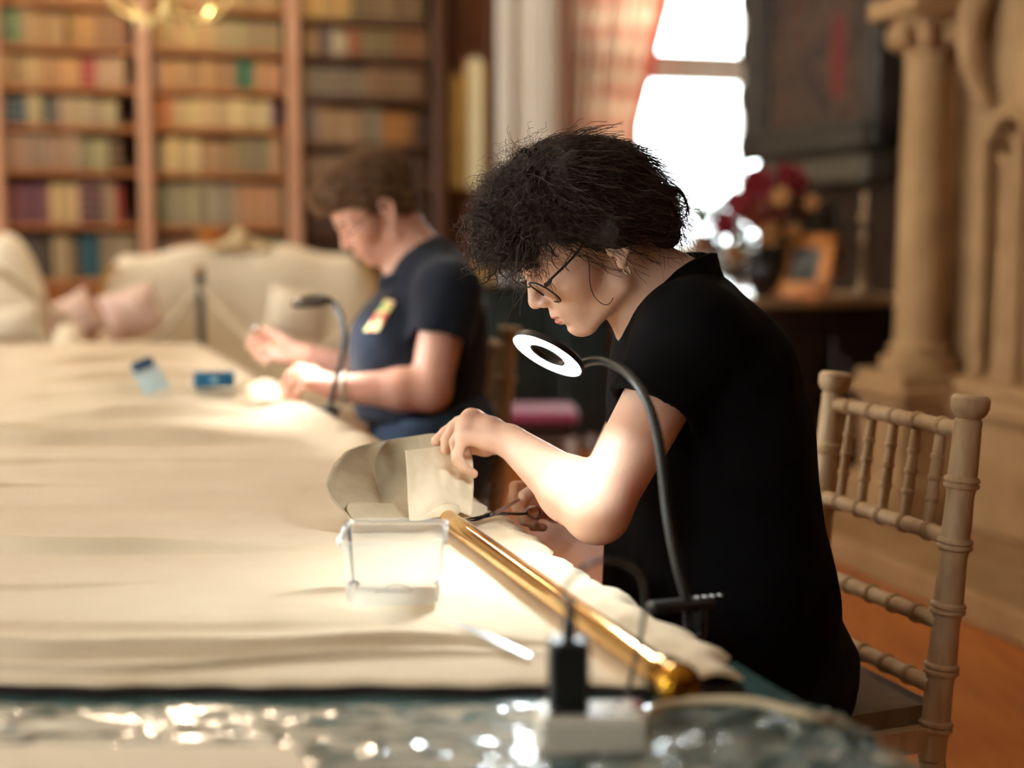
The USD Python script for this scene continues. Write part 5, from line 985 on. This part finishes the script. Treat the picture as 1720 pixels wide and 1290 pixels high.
# lips, eyes behind the glasses, brows
def lips(P, parent, m):
    F = Field(); E = lambda c, r, k: F.ell(P(*c), np.array(r) * MM, P.H, k * MM)
    E((94.6, 0, -47), (8.2, 20, 4.2), 3); E((93.4, 0, -55.6), (8, 18.5, 5.4), .5); F.ell(P(101, 0, -51.2), np.array((9, 24, .8)) * MM, P.H, .002, 's')
    o = P(95, 0, -52); obj('lips', nets(F, o - .035, o + .035, .0012), m, parent, smooth=True, label='closed rose lips')
lips(P1, w1, LIP)
for s in (1, -1):
    obj('eyelash', tube(spline([P1(81, s * 45, 5), P1(90, s * 36, -1.5), P1(92, s * 28, -1.5), P1(86, s * 19, 2)], 12), .0011, 6), LASH, w1)
    obj('eyebrow', tube(spline([P1(84, s * 44, 26), P1(94, s * 32, 32), P1(99, s * 16, 29)], 12), np.array([.0015] + [.0035] * 10 + [.002]), 6), HAIR, w1)
# hair: a body of hair, the bun, loose locks
HF = Field(); h = lambda px, py, rp, lat, off=0.0, k=.018, ry=None: HF.ell(H1(px, py, off), (rp / 1250, lat, (ry or rp) / 1250), np.stack([Rt, P1.l, np.cross(Rt, P1.l)], 1), k)
HF.ell(P1(-12, 0, 58), np.array((103, 84, 82)) * MM, P1.H, .02)
for a in ((920, 302, 60, .075), (880, 342, 50, .07), (862, 374, 38, .062), (960, 297, 58, .088), (1012, 318, 66, .09), (1056, 348, 56, .078), (915, 345, 46, .08), (1102, 384, 37, .045), (1098, 352, 28, .04), (1112, 396, 27, .036)): h(*a)
for s in (1, -1):
    for a in ((915, 350, 42), (955, 362, 40), (1000, 364, 42), (1044, 378, 38), (960, 330, 56), (1034, 388, 24)): h(a[0], a[1], a[2], .03, s * (.064 if a[2] != 24 else .072), ry=a[2] * .92)
for q in ((880, 398, .05, 17), (889, 414, .045, 14), (884, 428, .04, 11), (866, 402, .02, 20), (850, 398, .0, 20), (852, 404, -.04, 20)): HF.ell(H1(q[0], q[1], q[2]), q[3] * MM, None, .006)
HF.cap(H1(1108, 335), H1(1130, 322), .012, .008, k=.01)
HF.ell(P1(66, 0, -34), np.array((62, 92, 52)) * MM, P1.H, .01, 's')
HF.noise = lambda p: .013 * (meshkit.fbm(p * 46, 3, 5) - .5) + .003 * (meshkit.noise(p * 190, 9) - .5)
c = H1(970, 330); hm = nets(HF, c - np.array([.19, .16, .16]), c + np.array([.19, .16, .16]), .003)
hair = obj('hair', hm, HAIR, w1, smooth=True, label='dark brown curly hair gathered in a low bun')
N = np.array(hm.vertex_normals); V = np.array(hm.vertices); px = proj(V); bun = H1(1090, 372)
fl = bun - V; fl /= np.linalg.norm(fl, axis=1, keepdims=True)
front = np.clip((935 - px[:, 0]) / 110, 0, 1) * np.clip((px[:, 1] - 235) / 70, 0, 1); away = -fl * .2 + np.array([-.75, -.2, -.6])
flow = fl * (1 - front)[:, None] + away * front[:, None] * 1.2
inside = B(V) < -.004
keep = ~inside
calm = keep & (front < .5)
strands('hair_strand', V[calm], N[calm], flow[calm], 5200, np.full(calm.sum(), .085), np.full(calm.sum(), .0022), HAIRSTRAND, hair, 3, width=.00055, lift=.003, npts=18, freq=(.8, 2.0), rnd=.16, body=B)
wild = keep & (front > .15)
strands('hair_strand', V[wild], N[wild], flow[wild], 2600, .05 + 0 * front[wild], .003 + .004 * front[wild], HAIRSTRAND, hair, 4, width=.0004, lift=.007, npts=22, rnd=.45, freq=(1.5, 3.2), body=B)
fr = keep & (px[:, 0] < 880)
strands('hair_strand', V[fr], N[fr], np.tile(np.array([-.8, -.2, -.35]), (fr.sum(), 1)), 520, np.full(fr.sum(), .045), np.full(fr.sum(), .0065), HAIRSTRAND, hair, 5, width=.00028, lift=.024, npts=26, droop=.01, rnd=.7, freq=(1, 2.2), body=B)
bk = keep & (px[:, 0] > 1085)
strands('hair_strand', V[bk], N[bk], np.tile(np.array([.8, .1, -.5]), (bk.sum(), 1)), 300, np.full(bk.sum(), .04), np.full(bk.sum(), .005), HAIRSTRAND, hair, 6, width=.00025, lift=.018, npts=20, droop=.03, freq=(.5, 1.4), body=B)
strands('hair_strand', V[keep], N[keep], flow[keep], 140, np.full(keep.sum(), .05), np.full(keep.sum(), .005), HAIRSTRAND, hair, 8, width=.00025, lift=.008, npts=18, body=B)
# loose ringlets round the brow and along the crown
def ringlet(p, n, d, L, R, turns, seed):
    g = np.random.default_rng(seed); t = np.linspace(0, 1, 40); d = d / np.linalg.norm(d); b = np.cross(d, n); b /= np.linalg.norm(b); n2 = np.cross(b, d); ph = g.uniform(0, 6.28)
    q = p + d * (t * L)[:, None] + n2 * (.004 + R * np.cos(ph + turns * 6.28 * t) * np.minimum(t * 4, 1))[:, None] + b * (R * np.sin(ph + turns * 6.28 * t) * np.minimum(t * 4, 1))[:, None]
    return tube(q, np.interp(t, [0, .3, 1], [.0022, .0018, .0004]), 5)
gr = np.random.default_rng(12); cand = np.where(keep & (px[:, 0] < 930) & (px[:, 1] > 250) & ~((px[:, 0] > 884) & (px[:, 1] > 375)) & (N @ lf1 > -.3))[0]; ms = []
for i in gr.choice(cand, 120, replace=False): ms.append(ringlet(V[i], N[i], flow[i] + gr.normal(0, .5, 3) + np.array([0, 0, -.5]), gr.uniform(.03, .06), gr.uniform(.004, .008), gr.uniform(.8, 2.2), int(i)))
obj('ringlets', cat_(ms), HAIR, hair, smooth=True, kind='stuff')
for cset in ([(1040, 348, 0), (1128, 320, 0), (1136, 318, 0), (1150, 332, .0), (1154, 352, 0), (1148, 368, 0)], [(1110, 338, .01), (1126, 318, .01), (1144, 322, .01), (1150, 345, .01)], [(1120, 330, -.01), (1134, 314, -.01), (1152, 338, -.01), (1157, 362, -.01)]):
    obj('loose_lock', tube(spline([H1(*q) for q in cset[1:] if True], 24), np.linspace(.003, .0008, 24), 6), HAIR, hair)
for cset in ([(948, 408, .075), (958, 428, .078), (950, 440, .078), (956, 455, .076)], [(985, 425, .075), (990, 460, .07), (1000, 500, .062), (1018, 512, .06), (1030, 500, .06)], [(935, 412, .074), (928, 440, .07), (938, 452, .07)]):
    obj('loose_lock', tube(spline([H1(*q) for q in cset], 24), .0006, 5), HAIR, hair)
obj('hair_tie', inroom(trimesh.creation.torus(.016, .004, major_sections=20, minor_sections=8)) if False else tube(spline([H1(1092, 362, .036), H1(1086, 372, .02), H1(1082, 380, -.01), H1(1088, 372, -.036)], 12), .004, 8), BLACKRUBBER, hair)
# wire glasses, slid down the nose
def rimloop(s):
    a = np.linspace(0, 2 * np.pi, 41); y = s * (35 + 25 * np.sign(np.cos(a)) * np.abs(np.cos(a)) ** .8); z = -7 + 21 * np.sign(np.sin(a)) * np.abs(np.sin(a)) ** .85
    return np.array([P1(109 - .0016 * yy ** 2 - (14 - zz) * .42, yy, zz) for yy, zz in zip(y, z)])
for s in (1, -1):
    lp = rimloop(s); fr_ = obj('glasses_rim', tube(lp, .0012, 8, caps=False), GLASSFRAME, w1)
    cen = lp.mean(0); obj('lens', tm(np.vstack([lp[:-1], cen]), [[i, (i + 1) % 40, 40] for i in range(40)]), LENS, fr_, smooth=True)
    hinge = P1(98, s * 60, 4); obj('glasses_temple', tube(spline([hinge, P1(88, s * 68, 8), P1(40, s * 77, 20), P1(0, s * 81, 30), P1(-14, s * 83, 24)], 24), .0016, 6), GLASSFRAME, w1)
obj('glasses_bridge', tube(spline([P1(107, 11, 6), P1(112, 0, 9), P1(107, -11, 6)], 12), .0011, 6), GLASSFRAME, w1)
er = trimesh.creation.torus(.0062, .0011, major_sections=24, minor_sections=8); er.apply_transform(frame(P1(-2, 78, -36), P1.H @ np.array([.9, .35, 0]))); obj('earring', er, SILVER, w1, label='small silver hoop in the ear')
# black polo shirt
C = Field(); sp = [(1138, 540, .070, 1.4), (1172, 620, .112, 1.42), (1190, 740, .121, 1.4), (1196, 880, .127, 1.38), (1203, 990, .142, 1.35), (1222, 1090, .146, 1.35)]
for (x0, y0, r0, l0), (x1, y1, r1, l1) in zip(sp, sp[1:]): C.cap(S1(x0, y0), S1(x1, y1), r0, r1, k=.05, lat=lf1, ls=(l0 + l1) / 2)
C.cap(S1(1150, 542, .02), W(1158, 566, 1.862), .056, .064, k=.05); C.cap(S1(1150, 542, -.02), shoR, .056, .064, k=.05)
hem = W(1094, 694, 1.815)
for sh, el, hm_ in ((shoL, elbL, None), (shoR, elbR, None)):
    ax = (el - sh) / np.linalg.norm(el - sh); t = .43 if sh is shoL else .45; he = sh + (el - sh) * t
    D = Field(); D.cap(sh, he + ax * .03, .0655, .0600, k=.03)
    cut_o, cut_n = he, ax
    if sh is shoL: n_ = ax + np.array([.35, 0, .1]); cut_n = n_ / np.linalg.norm(n_) if False else ax
    C.add((lambda D, o, n: (lambda p: np.maximum(D(p), (p - o) @ n)))(D, cut_o, cut_n), .03, 'u')
    C.cap(he - ax * .025, he + ax * .08, .0525, .0525, k=.004, op='s')
C.half(S1(1230, 1100), np.array([.12, 0, -1.0]) + 0 * lf1, k=.004)
C.cap(NA, NB + (NB - NA) * .05, .056, .064, k=.006, op='s')
C.noise = fold_noise(S1(1200, 700), np.array([.5, .1, .85]), .07, .009, 3)
pts = np.array([S1(1425, 1120, .25), S1(1425, 1120, -.25), S1(1000, 1120, 0), S1(1050, 440), S1(1200, 440, .25), S1(1200, 440, -.25), elbL, elbR])
obj('polo_shirt', nets(C, pts.min(0) - .03, pts.max(0) + .03, .0045), BLACKKNIT, w1, smooth=True)
# collar: a stand-up band, higher and with a corner at the nape
a = np.linspace(0, 2 * np.pi, 49)
def ring(p_back, p_front, lat, lift=0.0):
    c = (p_back + p_front) / 2; d = (p_back - p_front) / 2
    return np.array([c + d * math.cos(t) + lf1 * lat * math.sin(t) for t in a])
nax = (NA - NB) / np.linalg.norm(NA - NB); sn = np.abs(np.sin(a))[:, None] ** 1.3
collar = sheet(np.array([ring(S1(1224, 520), S1(1034, 612), .100), ring(S1(1214, 480), S1(1039, 582), .088) + nax * .008 * sn, ring(S1(1206, 452), S1(1046, 558), .077) + nax * .020 * sn, ring(S1(1203, 428), S1(1050, 541), .069) + nax * .034 * sn, ring(S1(1197, 427), S1(1055, 539), .064) + nax * .034 * sn, ring(S1(1190, 460), S1(1058, 560), .060) + nax * .01 * sn]))
obj('collar', collar, BLACKKNIT, w1, smooth=True)
# dark jeans, seated, and shoes
J = Field()
for s in (1, -1):
    hip, knee, ank = S1(1275, 1128, s * .085), S1(1005, 1120, s * .11), None
    knee[2] = .56; knee = knee + fw1 * .02; ank = knee + fw1 * .02 - Z * .44; hip[2] = .57
    J.cap(hip, knee, .094, .066, k=.05); J.cap(knee, ank, .064, .05, k=.03)
J.cap(S1(1265, 1120, .06), S1(1265, 1120, -.06), .125, .125, k=.05); J.cap(S1(1225, 1020), S1(1262, 1120), .115, .13, k=.05, lat=lf1, ls=1.35)
J.noise = fold_noise(S1(1200, 1100), lf1, .05, .012, 8)
lo = S1(1275, 1128); obj('jeans', nets(J, np.array([-.25, 1.6, .08]), np.array([.62, 2.45, .82]), .007), DENIMDARK, w1, smooth=True)
def shoes(parent, ks):
    for k in ks:
        F = Field(); F.cap(k + np.array([0, 0, .06]), k + np.array([0, 0, .035]) + fw1 * .16, .046, .034, k=.02); F.cap(k + np.array([0, 0, .03]) - fw1 * .05, k + np.array([0, 0, .025]) + fw1 * .17, .03, .03, k=.02, lat=lf1, ls=1.3); F.half(np.array([0, 0, .002]), -Z)
        obj('shoe', nets(F, k - .3, k + .3, .008), SHOE, parent, smooth=True)
kk = []
for s in (1, -1):
    knee = S1(1005, 1120, s * .11) + fw1 * .04; knee[2] = 0; kk.append(knee)
shoes(w1, kk)
# ---- the woman in the navy polo shirt, farther along the table
P2 = Pose((-.3075, 3.345, 1.195), .25, .57)
fw2 = fw1; lf2 = np.cross(Z, fw2); Q2 = np.array([-.21, 3.36, 0])
def S2(px, py, off=0.0): return PL(px, py, Q2 + lf2 * off, lf2)
def H2(px, py, off=0.0): return PL(px, py, P2.O + P2.l * off, P2.l)
w2 = thing('person', 'person with short brown hair and navy polo shirt with a bright badge, sewing farther away', 'person', (-.2, 3.4, 0))
shoL, elbL, wriL = W(755, 490, 3.19), W(722, 655, 3.11), W(562, 652, 3.10)
shoR, elbR, wriR = S2(735, 490, -.165), W(640, 640, 3.56), W(508, 597, 3.36)
B = Field(); head_field(B, P2); NA, NB = P2(-22, 0, -35), S2(712, 448)
B.cap(NA, NB, .055, .062, k=.02); B.cap(P2(-5, 0, -60), S2(680, 470), .034, .05, k=.03)
B.cap(NB, S2(722, 540), .06, .1, k=.04, lat=lf2, ls=1.5); B.cap(S2(722, 540), S2(715, 720), .1, .11, k=.05, lat=lf2, ls=1.4)
for sh, el, wr in ((shoL, elbL, wriL), (shoR, elbR, wriR)):
    B.cap(sh, el, .054, .045, k=.03); q1 = el + (wr - el) * .3; B.cap(el, q1, .045, .045, k=.02); B.cap(q1, wr, .045, .028, k=.02)
px2 = lambda l: [W(*q) for q in l]
hand(B, wriL, [px2([(515, 628, 3.14), (493, 632, 3.16), (480, 648, 3.16), (480, 664, 3.15)]), px2([(511, 624, 3.12), (487, 630, 3.13), (474, 648, 3.13), (478, 666, 3.12)]), px2([(513, 632, 3.10), (492, 642, 3.10), (483, 658, 3.10), (490, 672, 3.10)]), px2([(518, 644, 3.08), (502, 655, 3.08), (497, 668, 3.08), (504, 676, 3.09)])],
     px2([(552, 640, 3.13), (525, 625, 3.16), (502, 618, 3.18), (488, 628, 3.18)]), r=.0095, palm=.015)
hand(B, wriR, [px2([(462, 573, 3.36), (440, 562, 3.36), (426, 560, 3.35), (420, 572, 3.34)]), px2([(460, 580, 3.34), (436, 570, 3.33), (421, 572, 3.32), (418, 584, 3.32)]), px2([(464, 590, 3.33), (440, 586, 3.31), (428, 590, 3.31), (432, 600, 3.31)]), px2([(470, 600, 3.33), (450, 600, 3.31), (440, 604, 3.31), (446, 610, 3.31)])],
     px2([(498, 588, 3.34), (470, 570, 3.32), (448, 556, 3.31), (434, 552, 3.31)]), r=.0095, palm=.015)
pts = np.array([shoL, elbL, wriL, shoR, elbR, wriR, P2(118, 0, 0), P2(-100, 0, 100), P2(0, 80, 130), P2(0, -80, 130), S2(780, 720, .25), S2(780, 720, -.25), W(414, 570, 3.33)])
obj('body', nets(B, pts.min(0) - .08, pts.max(0) + .08, .0042), SKIN2, w2, smooth=True); lips(P2, w2, LIP)
for s in (1, -1):
    obj('eyelash', tube(spline([P2(81, s * 45, 5), P2(90, s * 36, -1.5), P2(92, s * 28, -1.5), P2(86, s * 19, 2)], 10), .0012, 5), LASH, w2); obj('eyebrow', tube(spline([P2(84, s * 44, 26), P2(94, s * 32, 32), P2(99, s * 16, 29)], 10), .003, 5), HAIR2, w2)
HF = Field(); e2 = np.array([1, 1, 1]) * MM
HF.ell(P2(-10, 0, 62), np.array((108, 85, 84)) * MM, P2.H, .02); HF.ell(P2(62, 0, 98), np.array((46, 62, 34)) * MM, P2.H, .03); HF.ell(P2(-50, 0, 12), np.array((56, 72, 60)) * MM, P2.H, .02); HF.ell(P2(84, 0, 86), np.array((24, 48, 24)) * MM, P2.H, .02)
HF.ell(P2(88, 0, 4), np.array((66, 92, 62)) * MM, P2.H, .014, 's'); HF.ell(P2(10, 0, -55), np.array((70, 92, 50)) * MM, P2.H, .014, 's')
for s in (1, -1): HF.ell(P2(-7, s * 84, 4), np.array((15, 18, 23)) * MM, P2.H, .01, 's')
HF.noise = lambda p: .012 * (meshkit.fbm(p * 40, 3, 15) - .5) + .004 * (meshkit.noise(p * 160, 19) - .5)
hm = nets(HF, P2.O - .16, P2.O + .2, .004); hair = obj('hair', hm, HAIR2, w2, smooth=True, label='short tousled brown hair')
V, N = np.array(hm.vertices), np.array(hm.vertex_normals); fl = np.tile(P2.H @ np.array([.6, 0, .5]), (len(V), 1)); keep = B(V) > 0
strands('hair_strand', V[keep], N[keep], fl[keep], 2600, np.full(keep.sum(), .035), np.full(keep.sum(), .003), HAIRSTRAND2, hair, 13, width=.0006, lift=.006, npts=9)
C = Field(); sp = [(714, 455, .075, 1.4), (722, 520, .118, 1.4), (706, 585, .142, 1.3), (702, 650, .140, 1.3), (702, 715, .142, 1.3)]
for (x0, y0, r0, l0), (x1, y1, r1, l1) in zip(sp, sp[1:]): C.cap(S2(x0, y0), S2(x1, y1), r0, r1, k=.05, lat=lf2, ls=(l0 + l1) / 2)
for s in (1, -1): C.ell(S2(652, 575, s * .085), (.085, .085, .09), None, .06)
C.cap(S2(722, 455, .02), W(752, 488, 3.2), .062, .068, k=.05); C.cap(S2(722, 455, -.02), shoR, .062, .068, k=.05)
for sh, el in ((shoL, elbL), (shoR, elbR)):
    ax = (el - sh) / np.linalg.norm(el - sh); he = sh + (el - sh) * .5; D = Field(); D.cap(sh, he + ax * .03, .072, .068, k=.03)
    C.add((lambda D, o, n: (lambda p: np.maximum(D(p), (p - o) @ n)))(D, he, ax), .03, 'u'); C.cap(he - ax * .025, he + ax * .08, .059, .059, k=.004, op='s')
C.half(S2(705, 700), -Z, k=.004); C.cap(NA, NB, .058, .066, k=.006, op='s'); C.noise = fold_noise(S2(700, 600), np.array([.4, .1, .9]), .08, .012, 4)
obj('polo_shirt', nets(C, np.array([-.62, 3.02, .62]), np.array([.1, 3.78, 1.2]), .007), NAVYKNIT, w2, smooth=True)
def ring2(pb, pf, lat): c = (pb + pf) / 2; d = (pb - pf) / 2; return np.array([c + d * math.cos(t) + lf2 * lat * math.sin(t) for t in np.linspace(0, 2 * np.pi, 41)])
obj('collar', sheet(np.array([ring2(S2(762, 452), S2(640, 500), .098), ring2(S2(752, 428), S2(634, 482), .088), ring2(S2(740, 412), S2(636, 468), .076), ring2(S2(732, 408), S2(641, 463), .07), ring2(S2(726, 416), S2(645, 474), .066)])), NAVYKNIT, w2, smooth=True)
BADGE = usdkit.material(stage, '/World/Looks/rainbow_badge', {'tc': ('texture_coordinate', {}), 'n': ('noise_texture', {'scale': 34.0, 'detail': 1}), 'r': ('rgb_ramp', {'ramp': [(.25, lin(60, 170, 130)), (.4, lin(226, 214, 110)), (.5, lin(238, 226, 190)), (.58, lin(232, 140, 70)), (.68, lin(214, 70, 80)), (.8, lin(110, 190, 120))]}), 'p': ('principled_bsdf', {'roughness': .7})}, [('tc.object', 'n.vector'), ('n.fac', 'r.fac'), ('r.color', 'p.base_color')], surface='p.BSDF')
# chest badge: a soft slanted patch pressed onto the shirt
q0 = [W(648, 502, 3.2), W(664, 507, 3.2), W(636, 556, 3.2), W(612, 556, 3.2)]; gp = np.array([[(q0[0] * (1 - a) + q0[1] * a) * (1 - b) + (q0[3] * (1 - a) + q0[2] * a) * b for a in np.linspace(0, 1, 9)] for b in np.linspace(0, 1, 16)]); ff = gp.reshape(-1, 3)
rr = ff - CAM; rr /= np.linalg.norm(rr, axis=1, keepdims=True); tcur = np.full(len(ff), 2.9)
for _ in range(60): tcur += np.clip(C(CAM + rr * tcur[:, None]), -.02, .05) * .8
hit = (CAM + rr * (tcur - .004)[:, None]).reshape(gp.shape); obj('badge', sheet(hit, .002), BADGE, w2, smooth=True, label='bright multicoloured printed chest badge')
ft = (wriL - elbL) / np.linalg.norm(wriL - elbL); wt_ = wriL - ft * .02
obj('watch_band', tube(np.array([frame(wt_, ft)[:3, :3] @ np.array([.031 * math.cos(a), .031 * math.sin(a), 0]) + wt_ for a in np.linspace(0, 2 * np.pi, 31)]), .006, 8, False), mat('pale_strap', (214, 202, 176), rough=.5), w2, label='pale wrist band')
obj('glasses_temple', tube(spline([P2(100, 57, 6), P2(60, 70, 12), P2(10, 79, 20), P2(-6, 80, 14)], 16), .0013, 5), GLASSFRAME, w2)
J = Field()
kk = []
for s in (1, -1):
    hip, knee = S2(735, 730, s * .09), S2(610, 730, s * .11); hip[2] = .56; knee[2] = .56; ank = knee + fw2 * .02 - Z * .45; J.cap(hip, knee, .105, .07, k=.05); J.cap(knee, ank, .066, .052, k=.03); k_ = ank.copy(); k_[2] = 0; kk.append(k_)
J.cap(S2(735, 725, .07), S2(735, 725, -.07), .14, .14, k=.05); J.cap(S2(705, 690), S2(728, 735), .128, .14, k=.05, lat=lf2, ls=1.3); J.noise = fold_noise(S2(700, 720), lf2, .05, .014, 18)
obj('jeans', nets(J, np.array([-.75, 2.95, .07]), np.array([.2, 3.85, .85]), .009), DENIMBLUE, w2, smooth=True); shoes(w2, kk)
nd = [W(421, 566, 3.33), W(427, 540, 3.33)]; ne = thing('needle', 'bright sewing needle between the raised fingers of the farther woman', 'needle', nd[0]); obj('shaft', tube(np.array([nd[0], nd[1]]), np.array([.0012, .0004]), 6), STEEL, ne)
m = trimesh.creation.icosphere(2, .008); m.apply_scale([1, 1, .8]); m.apply_translation(W(433, 551, 3.30)); obj('thimble', m, mat('bright_silver', (240, 236, 226), rough=.1, metal=1.0), ne, smooth=True)
